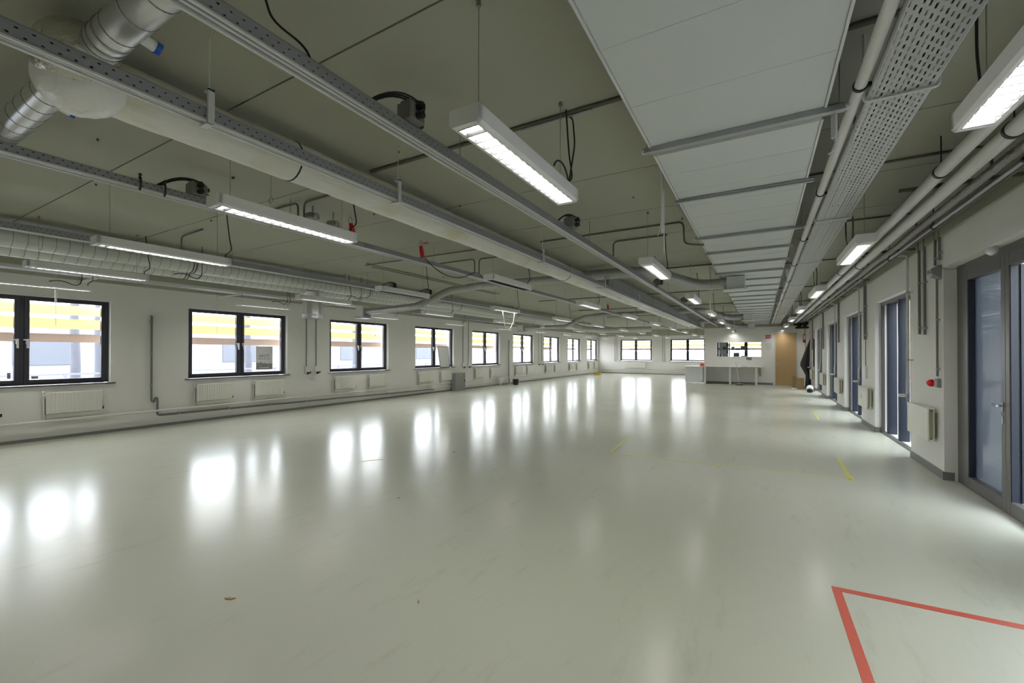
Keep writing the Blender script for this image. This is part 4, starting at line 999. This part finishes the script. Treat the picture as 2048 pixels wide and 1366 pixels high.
# galvanised trunk on the far half of the near rail
t = thing('cable_duct', (-2.85, 16, 2.9), 'deep galvanised cable duct above the far half of the foil duct rail', 'cable duct')
b = MB(); b.box(-2.68, -2.672, 8.6, 24.2, 2.885, 3.13); b.build('side_plate', M['trayperf'], t)
b = MB(); b.box(-2.95, -2.68, 8.6, 24.2, 2.885, 2.895); b.box(-2.69, -2.66, 8.6, 24.2, 3.125, 3.135); b.box(-2.69, -2.66, 8.6, 24.2, 2.88, 2.892); b.build('tray_base', M['steel'], t)
b = MB()
for y in (8.8, 10.4, 12.6, 14.8, 17, 19.2, 21.4): b.cyl((-2.65, y, 2.87), (-2.65, y, CEIL), .004, 6).nxt()
b.build_each('hanger_rod', M['wire'], t)

# left cable tray by the wall
t = thing('cable_tray', (-10.1, 4, 2.86), 'perforated cable tray high along the left window wall', 'cable tray')
b = MB(); b.box(-10.22, -9.98, YN+.3, 8.9, 2.86, 2.864); b.build('tray_base', M['trayperf'], t)
b = MB(); b.box(-9.98, -9.975, YN+.3, 8.9, 2.86, 2.91); b.box(-10.225, -10.22, YN+.3, 8.9, 2.86, 2.91); b.build('tray_side', M['greylip'], t)
b = MB()
for y in (.5, 2.9, 5.3, 7.7): b.box(-10.95, -9.95, y, y+.025, 2.83, 2.86).nxt()
b.build_each('wall_arm', M['greylip'], t)
t = thing('cable_tray', (-10.0, 13, 2.8), 'narrow grey cable channel high between fourth and fifth windows', 'cable tray')
b = MB(); b.bev(-10.05, -9.95, 10.8, 18.0, 2.86, 2.92, .004); b.build('channel', M['grey'], t)
b = MB(); b.box(-10.95, -9.95, 12.0, 12.02, 2.92, 2.94).nxt(); b.box(-10.95, -9.95, 15.6, 15.62, 2.92, 2.94); b.build_each('wall_arm', M['steel'], t)
# black cable curls under trays
for k, (x, y, z) in enumerate(((-9.9, 2.55, 2.66), (-7.8, 3.4, 2.72), (-7.8, 6.6, 2.74), (-9.9, 6.2, 2.70))):
    b = MB(); b.tube(arc((x, y-.25, z+.03), (x, y-.12, z+.09), (x, y, z+.02), 6)+arc((x, y, z+.02), (x, y+.12, z-.03), (x, y+.14, z+.12), 6)[1:], .007, 6); b.cyl((x, y+.14, z+.12), (x, y+.14, CEIL), .005, 6)
    tag(b.build('black_cable', M['black']), ['black cable curl over the left edge lamp near the first window', 'black cable curl on top of the nearest lamp under the twin ducts', 'black cable curl on top of the second lamp under the twin ducts', 'thin cable curl above the second window'][k], 'cable')
b = MB(); b.cyl((-9.9, 2.38, 2.35), (-9.9, 2.38, 2.56), .012, 8); b.cyl((-9.9, 2.38, 1.98), (-9.9, 2.38, 2.35), .003, 5); b.cyl((-9.9, 2.38, 2.56), (-9.9, 2.38, 2.95), .003, 5)
tag(b.build('hanging_cord', M['white']), 'white weighted cord hanging before the first window', 'cord')
b = MB(); b.cyl((-9.9, 4.776, 1.92), (-9.9, 4.776, 2.86), .003, 5); tag(b.build('hanging_cord', M['wire']), 'thin cord hanging before the left pane of the second window', 'cord')
b = MB(); b.cyl((-9.9, 9.08, 2.0), (-9.9, 9.08, 2.86), .003, 5); b.cyl((-9.9, 9.08, 2.04), (-9.9, 9.08, 2.08), .012, 6); tag(b.build('hanging_cord', M['wire']), 'thin cord hanging before the right pane of the third window', 'cord')

b = MB(); b.tube(rounded([(-5.6, 9.25, 2.60), (-5.6, 9.38, 2.20), (-5.6, 9.62, 2.16), (-5.6, 9.80, 2.35), (-5.6, 9.86, 2.60)], .05), .009, 6)
tag(b.build('hanging_cord', M['white']), 'white cord hanging in a loop under the middle row lamp far left', 'cord')
# ------------------------------------------------------------------ right side ceiling services
TX0, TX1, TZ = .50, .755, 2.90
t = thing('cable_tray', (.63, 11, TZ), 'wide perforated cable tray right of the pale ceiling panels', 'cable tray')
b = MB(); b.box(TX0, TX1, YN+.3, 23.6, TZ, TZ+.003); b.build('tray_base', M['trayperf'], t)
b = MB(); b.box(TX0-.003, TX0, YN+.3, 23.6, TZ, TZ+.055); b.box(TX1, TX1+.003, YN+.3, 23.6, TZ, TZ+.055); b.build('tray_side', M['greylip'], t)
for k in range(10):
    y = .5+2.43*k
    b = MB(); b.tube(rounded([(TX0-.02, y, CEIL), (TX0-.02, y, TZ-.012), (TX1+.02, y, TZ-.012), (TX1+.02, y, CEIL)], .02), .008, 8); b.build('hanger', M['greylip'], t)
b = MB()
for q, (dx, rr) in enumerate(((.06, .012), (.10, .010), (.16, .014), (.20, .008))): b.cyl((TX0+dx, YN+.3, TZ+.02), (TX0+dx, 23.5, TZ+.02), rr, 8)
b.build('cables', M['conduit'], t)
t = thing('sleeve_pipe', (.455, 11, 2.93), 'grey sleeve pipe hugging the left edge of the wide cable tray', 'pipe')
b = MB(); b.cyl((.452, YN+.3, 2.945), (.452, 23.6, 2.945), .028, 16); b.build('pipe_run', M['pipe'], t)
b = MB()
for k in range(11): y = 1.1+1.75*k; b.ring((.452, y, 2.945), (0, 1, 0), .028, .02, .006); b.box(.45, .50, y-.01, y+.01, 2.93, 2.95).nxt()
b.build_each('strap', M['black'], t)
def longpipe(x, z, r, lb, m, name='insulated_pipe', straps=(), y1=23.5):
    t = thing(name, (x, 11, z-r), lb, 'pipe', 'parallel pipes along the top of the right wall')
    b = MB()
    if name == 'foil_hose':
        pts = []; rr = []; y = YN+.3
        while y < y1: pts.append((x+.006*math.sin(y*2), y, z+.006*math.sin(y*3.1))); rr.append(r*(1+.10*math.sin(y*42))); y += .05
        b.tube(pts, rr, 14)
    else: b.cyl((x, YN+.3, z), (x, y1, z), r, 24)
    b.build('pipe_run', M[m], t)
    if straps:
        b = MB()
        for y in straps: b.ring((x, y, z), (0, 1, 0), r, .03, .006); b.cyl((x, y, z+r), (x, y, CEIL), .004, 6).nxt()
        b.build_each('strap', M['black'], t)
    return t
longpipe(1.225, 2.97, .046, 'left of two thick pale insulated pipes along the right wall', 'pipe', straps=(4.6, 9.5, 14.4, 19.3))
longpipe(1.375, 2.95, .050, 'right of two thick pale insulated pipes along the right wall', 'pipe', straps=(3.9, 8.8, 13.7, 18.6))
longpipe(1.535, 2.945, .034, 'crinkled foil hose beside the thick pale pipes', 'flex', 'foil_hose')
longpipe(1.665, 2.955, .020, 'thin galvanised pipe nearest the right wall beam', 'steel', 'galvanised_pipe', straps=(2.9, 4.55, 6.5, 8.4, 10.3, 12.2, 15, 18))
t = thing('pipe_shelf', (1.6, 11, 2.98), 'dark angle rail behind the foil hose and thin pipe', 'rail')
b = MB(); b.box(1.57, 1.63, YN+.3, 23.4, 2.985, 2.99); b.box(1.70, 1.72, YN+.3, 23.4, 2.95, 2.99); b.build('angle', M['dconduit'], t)
b = MB()
for k in range(8): y = 2.2+3.0*k; b.box(1.1, 1.91, y-.015, y+.015, 3.02, 3.05).nxt()
b.build_each('arm', M['dconduit'], t)

# ceiling conduits crossing the planks
def cconduit(pts, lb, r=.011, m='dconduit'):
    b = MB(); b.tube(rounded(pts, .07), r, 8); tag(b.build('ceiling_conduit', M[m]), lb, 'conduit', 'conduits clipped to the ceiling')
cconduit([(-3.15, 2.83, CEIL-.012), (PX0-.0, 2.83, CEIL-.012)], 'thick dark conduit along the joint above the nearest lamp', .017)
cconduit([(-1.55, 2.83, CEIL-.035), (-1.0, 2.83, CEIL-.035)], 'second short conduit beside the thick dark one above the nearest lamp', .010, 'steel')
cconduit([(-.3, 2.80, CEIL-.015), (.9, 2.80, CEIL-.015)], 'dark conduit across the ceiling behind the wide cable tray', .016)
cconduit([(.2, 3.62, CEIL-.02), (.52, 3.62, CEIL-.02), (.56, 3.66, CEIL-.2), (.56, 3.66, 2.96)], 'dark conduit bending down to the wide cable tray')
cconduit([(-2.9, 5.9, CEIL-.015), (-.86, 5.9, CEIL-.015), (-.86, 5.95, 2.98), (-.80, 5.98, 2.955), (PX0+.02, 6.0, 2.93)], 'grey conduit bending down onto the pale panels')
cconduit([(-1.93, 6.42, 2.98), (-1.93, 6.42, CEIL-.02), (-1.15, 6.42, CEIL-.02)], 'grey conduit rising from the near rail in an arch', .012)
cconduit([(-4.45, 6.38, 2.98), (-4.45, 6.38, CEIL-.02), (-5.4, 6.38, CEIL-.02)], 'left of two conduits arching up off the middle rail')
cconduit([(-4.38, 6.42, 2.98), (-4.38, 6.42, CEIL-.02), (-3.4, 6.42, CEIL-.02)], 'right of two conduits arching up off the middle rail')
cconduit([(-4.5, 3.0, 2.98), (-4.5, 3.0, CEIL-.02), (-5.0, 3.0, CEIL-.02)], 'left of two conduits arching above the second row lamp')
cconduit([(-4.42, 3.02, 2.98), (-4.42, 3.02, CEIL-.02), (-3.3, 3.02, CEIL-.02)], 'right of two conduits arching above the second row lamp')
cconduit([(-6.6, 5.95, CEIL-.02), (-6.6, 10.5, CEIL-.02)], 'thin conduit running lengthwise left of the middle rail', .008)
cconduit([(-6.45, 5.7, CEIL-.02), (-6.45, 10.5, CEIL-.02)], 'second thin conduit running lengthwise left of the middle rail', .008)
cconduit([(-6.6, 5.8, CEIL-.02), (-3.4, 5.8, CEIL-.02)], 'thin conduit crossing from the middle rail to the lengthwise conduits', .009)
cconduit([(-7.2, 3.0, 3.0), (-7.2, 3.0, CEIL-.04), (-6.6, 3.0, CEIL-.02)], 'conduit rising from the rail before the twin ducts')
for k, y in enumerate((9.0, 12.7, 16.3, 19.9)):
    cconduit([(-6.3, y, CEIL-.015), (PX0, y, CEIL-.015)], '%s long conduit crossing the far half of the ceiling' % ORD[k], .012)
for k, y in enumerate((4.95, 6.9, 9.6, 13.2, 16.8)):
    cconduit([(.35, y, CEIL-.015), (1.6, y, CEIL-.015), (1.62, y, 3.07)], '%s short conduit crossing above the right wall pipes' % ORD[k], .011)
# plug-in cables of right side lamps
for k in range(4):
    y = 1.6+3.6*k+3.6
    b = MB(); b.tube(rounded([(.70, y+.9, CEIL-.02), (.86, y+.9, CEIL-.04), (.90, y+.9, CEIL-.2), (.89, y+.9, LZ+.085)], .08), .009, 8)
    tag(b.build('black_cable', M['dconduit']), '%s dark cable looping down to a lamp above the right piers' % ORD[k], 'cable')
# nearest lamp cable with slack loop
b = MB(); b.tube(rounded([(-1.19, 2.83, CEIL-.03), (-1.14, 2.83, CEIL-.05), (-1.12, 2.82, 3.0), (-1.15, 2.77, 2.69)], .05), .006, 6); b.tube([(-1.15, 2.65+.12*math.cos(a), 2.72+.10*math.sin(a)) for a in [i*PI/9 for i in range(-1, 9)]], .006, 6)
tag(b.build('black_cable', M['black']), 'black cable with a slack loop at the end of the nearest lamp', 'cable')

# anchors in the planks
for i in range(26):
    x = random.uniform(-6.5, 1.2); y = random.uniform(1.2, 9.5)
    if PX0-.1 < x < .9: continue
    b = MB(); b.lathe((x, y, CEIL), (0, 0, -1), [(0, .010), (.012, .008), (.02, .003)], 6)
    tag(b.build('ceiling_anchor', M['seam']), 'small dark anchor plug left in the ceiling plank', 'anchor', 'anchor plugs left in the ceiling')

# ------------------------------------------------------------------ outside
b = MB(); b.box(-60, XL-TH, -30, 70, -.35, -.15); tag(b.build('ground', M['ground']), 'pale paving outside the left windows', 'ground', None, 'structure')
b = MB(); b.box(XR+.36, 40, -30, 70, -.20, -.05); tag(b.build('ground', M['ground']), 'pale paving outside the right doors', 'ground', None, 'structure')
b = MB(); b.box(XL-TH, XR+.36, YF+TH, 80, -.35, -.15); tag(b.build('ground', M['ground']), 'pale paving beyond the end wall', 'ground', None, 'structure')
t = thing('building', (-34, 14, -.15), 'pale building across the yard seen through the left windows', 'building')
b = MB(); b.box(-38, -32, -15, 45, -.15, 3.0); b.build('facade', M['facade'], t)
for k in range(12):
    b = MB(); b.box(-32.0, -31.95, -13+4.8*k, -10.6+4.8*k, .9, 2.3); b.build('window', M['oglass'], t)
for k, (x, y, r) in enumerate(((-15.6, 4.10, .10), (-16.3, 4.85, .17), (-16.5, 9.0, .12), (-16.0, 13.5, .15))):
    t = thing('tree_trunk', (x, y, -.15), 'greyish tree trunk outside, %s from the camera' % ORD[k], 'tree', 'tree trunks outside the left windows')
    b = MB(); b.tube([(x, y, -.15), (x+.03, y+.02, 1.2), (x-.02, y, 2.4), (x+.02, y+.04, 5)], [r*1.2, r, r*.9, r*.6], 12); b.build('trunk', M['trunk'], t)
t = thing('fence', (-14, 14, -.15), 'low pale rail fence outside the left windows', 'fence')
b = MB(); b.box(-14.02, -13.98, -4, 40, 1.02, 1.06); b.box(-14.02, -13.98, -4, 40, .5, .53)
b.build('rail', M['facade'], t)
for k in range(18):
    b = MB(); b.box(-14.03, -13.97, -4+2.5*k, -3.94+2.5*k, -.15, 1.06); b.build('post', M['facade'], t)
t = thing('building', (14, 12, -.05), 'beige building across the street seen through the glazed door', 'building')
b = MB(); b.box(8.0, 14, -8, 40, -.05, 8); b.build('facade', M['brick'], t)
for k in range(8):
    b = MB(); b.box(7.95, 8.0, -6+5.5*k, -3.6+5.5*k, .9, 2.6); b.build('window', M['oglass'], t)
b = MB()
for k in range(60): b.box(7.2, 7.23, 5+.35*k, 5.03+.35*k, -.05, 1.9)
b.box(7.2, 7.23, 5, 26, 1.85, 1.9); tag(b.build('fence', M['facade']), 'thin bar fence before the beige building', 'fence')

# ------------------------------------------------------------------ light
w = bpy.data.worlds.new('World'); bpy.context.scene.world = w; w.use_nodes = True
bg = w.node_tree.nodes['Background']; bg.inputs[0].default_value = (0.92, 0.945, 1.0, 1); bg.inputs[1].default_value = 4.6

# ------------------------------------------------------------------ camera
f, yaw, pitch, roll = 865.0, R(29.93), R(.36), R(.058)
cyw, syw = math.cos(yaw), math.sin(yaw)
F = Vector((-syw*math.cos(pitch), cyw*math.cos(pitch), math.sin(pitch)))
R0 = Vector((cyw, syw, 0)); U0 = R0.cross(F)
RR = R0*math.cos(roll)+U0*math.sin(roll); UU = -R0*math.sin(roll)+U0*math.cos(roll)
cam = bpy.data.cameras.new('camera'); co = bpy.data.objects.new('camera', cam); C.objects.link(co)
co.matrix_world = Matrix(((RR.x, UU.x, -F.x, 0), (RR.y, UU.y, -F.y, 0), (RR.z, UU.z, -F.z, 1.55), (0, 0, 0, 1)))
cam.sensor_width = 36; cam.lens = f/2048*36; cam.shift_y = 17.2/2048; cam.clip_start = .05; cam.clip_end = 300
sc = bpy.context.scene; sc.camera = co
sc.view_settings.view_transform = 'Standard'; sc.view_settings.look = 'None'; sc.view_settings.gamma = 1; sc.view_settings.use_curve_mapping = False
sc.view_settings.exposure = 1.68
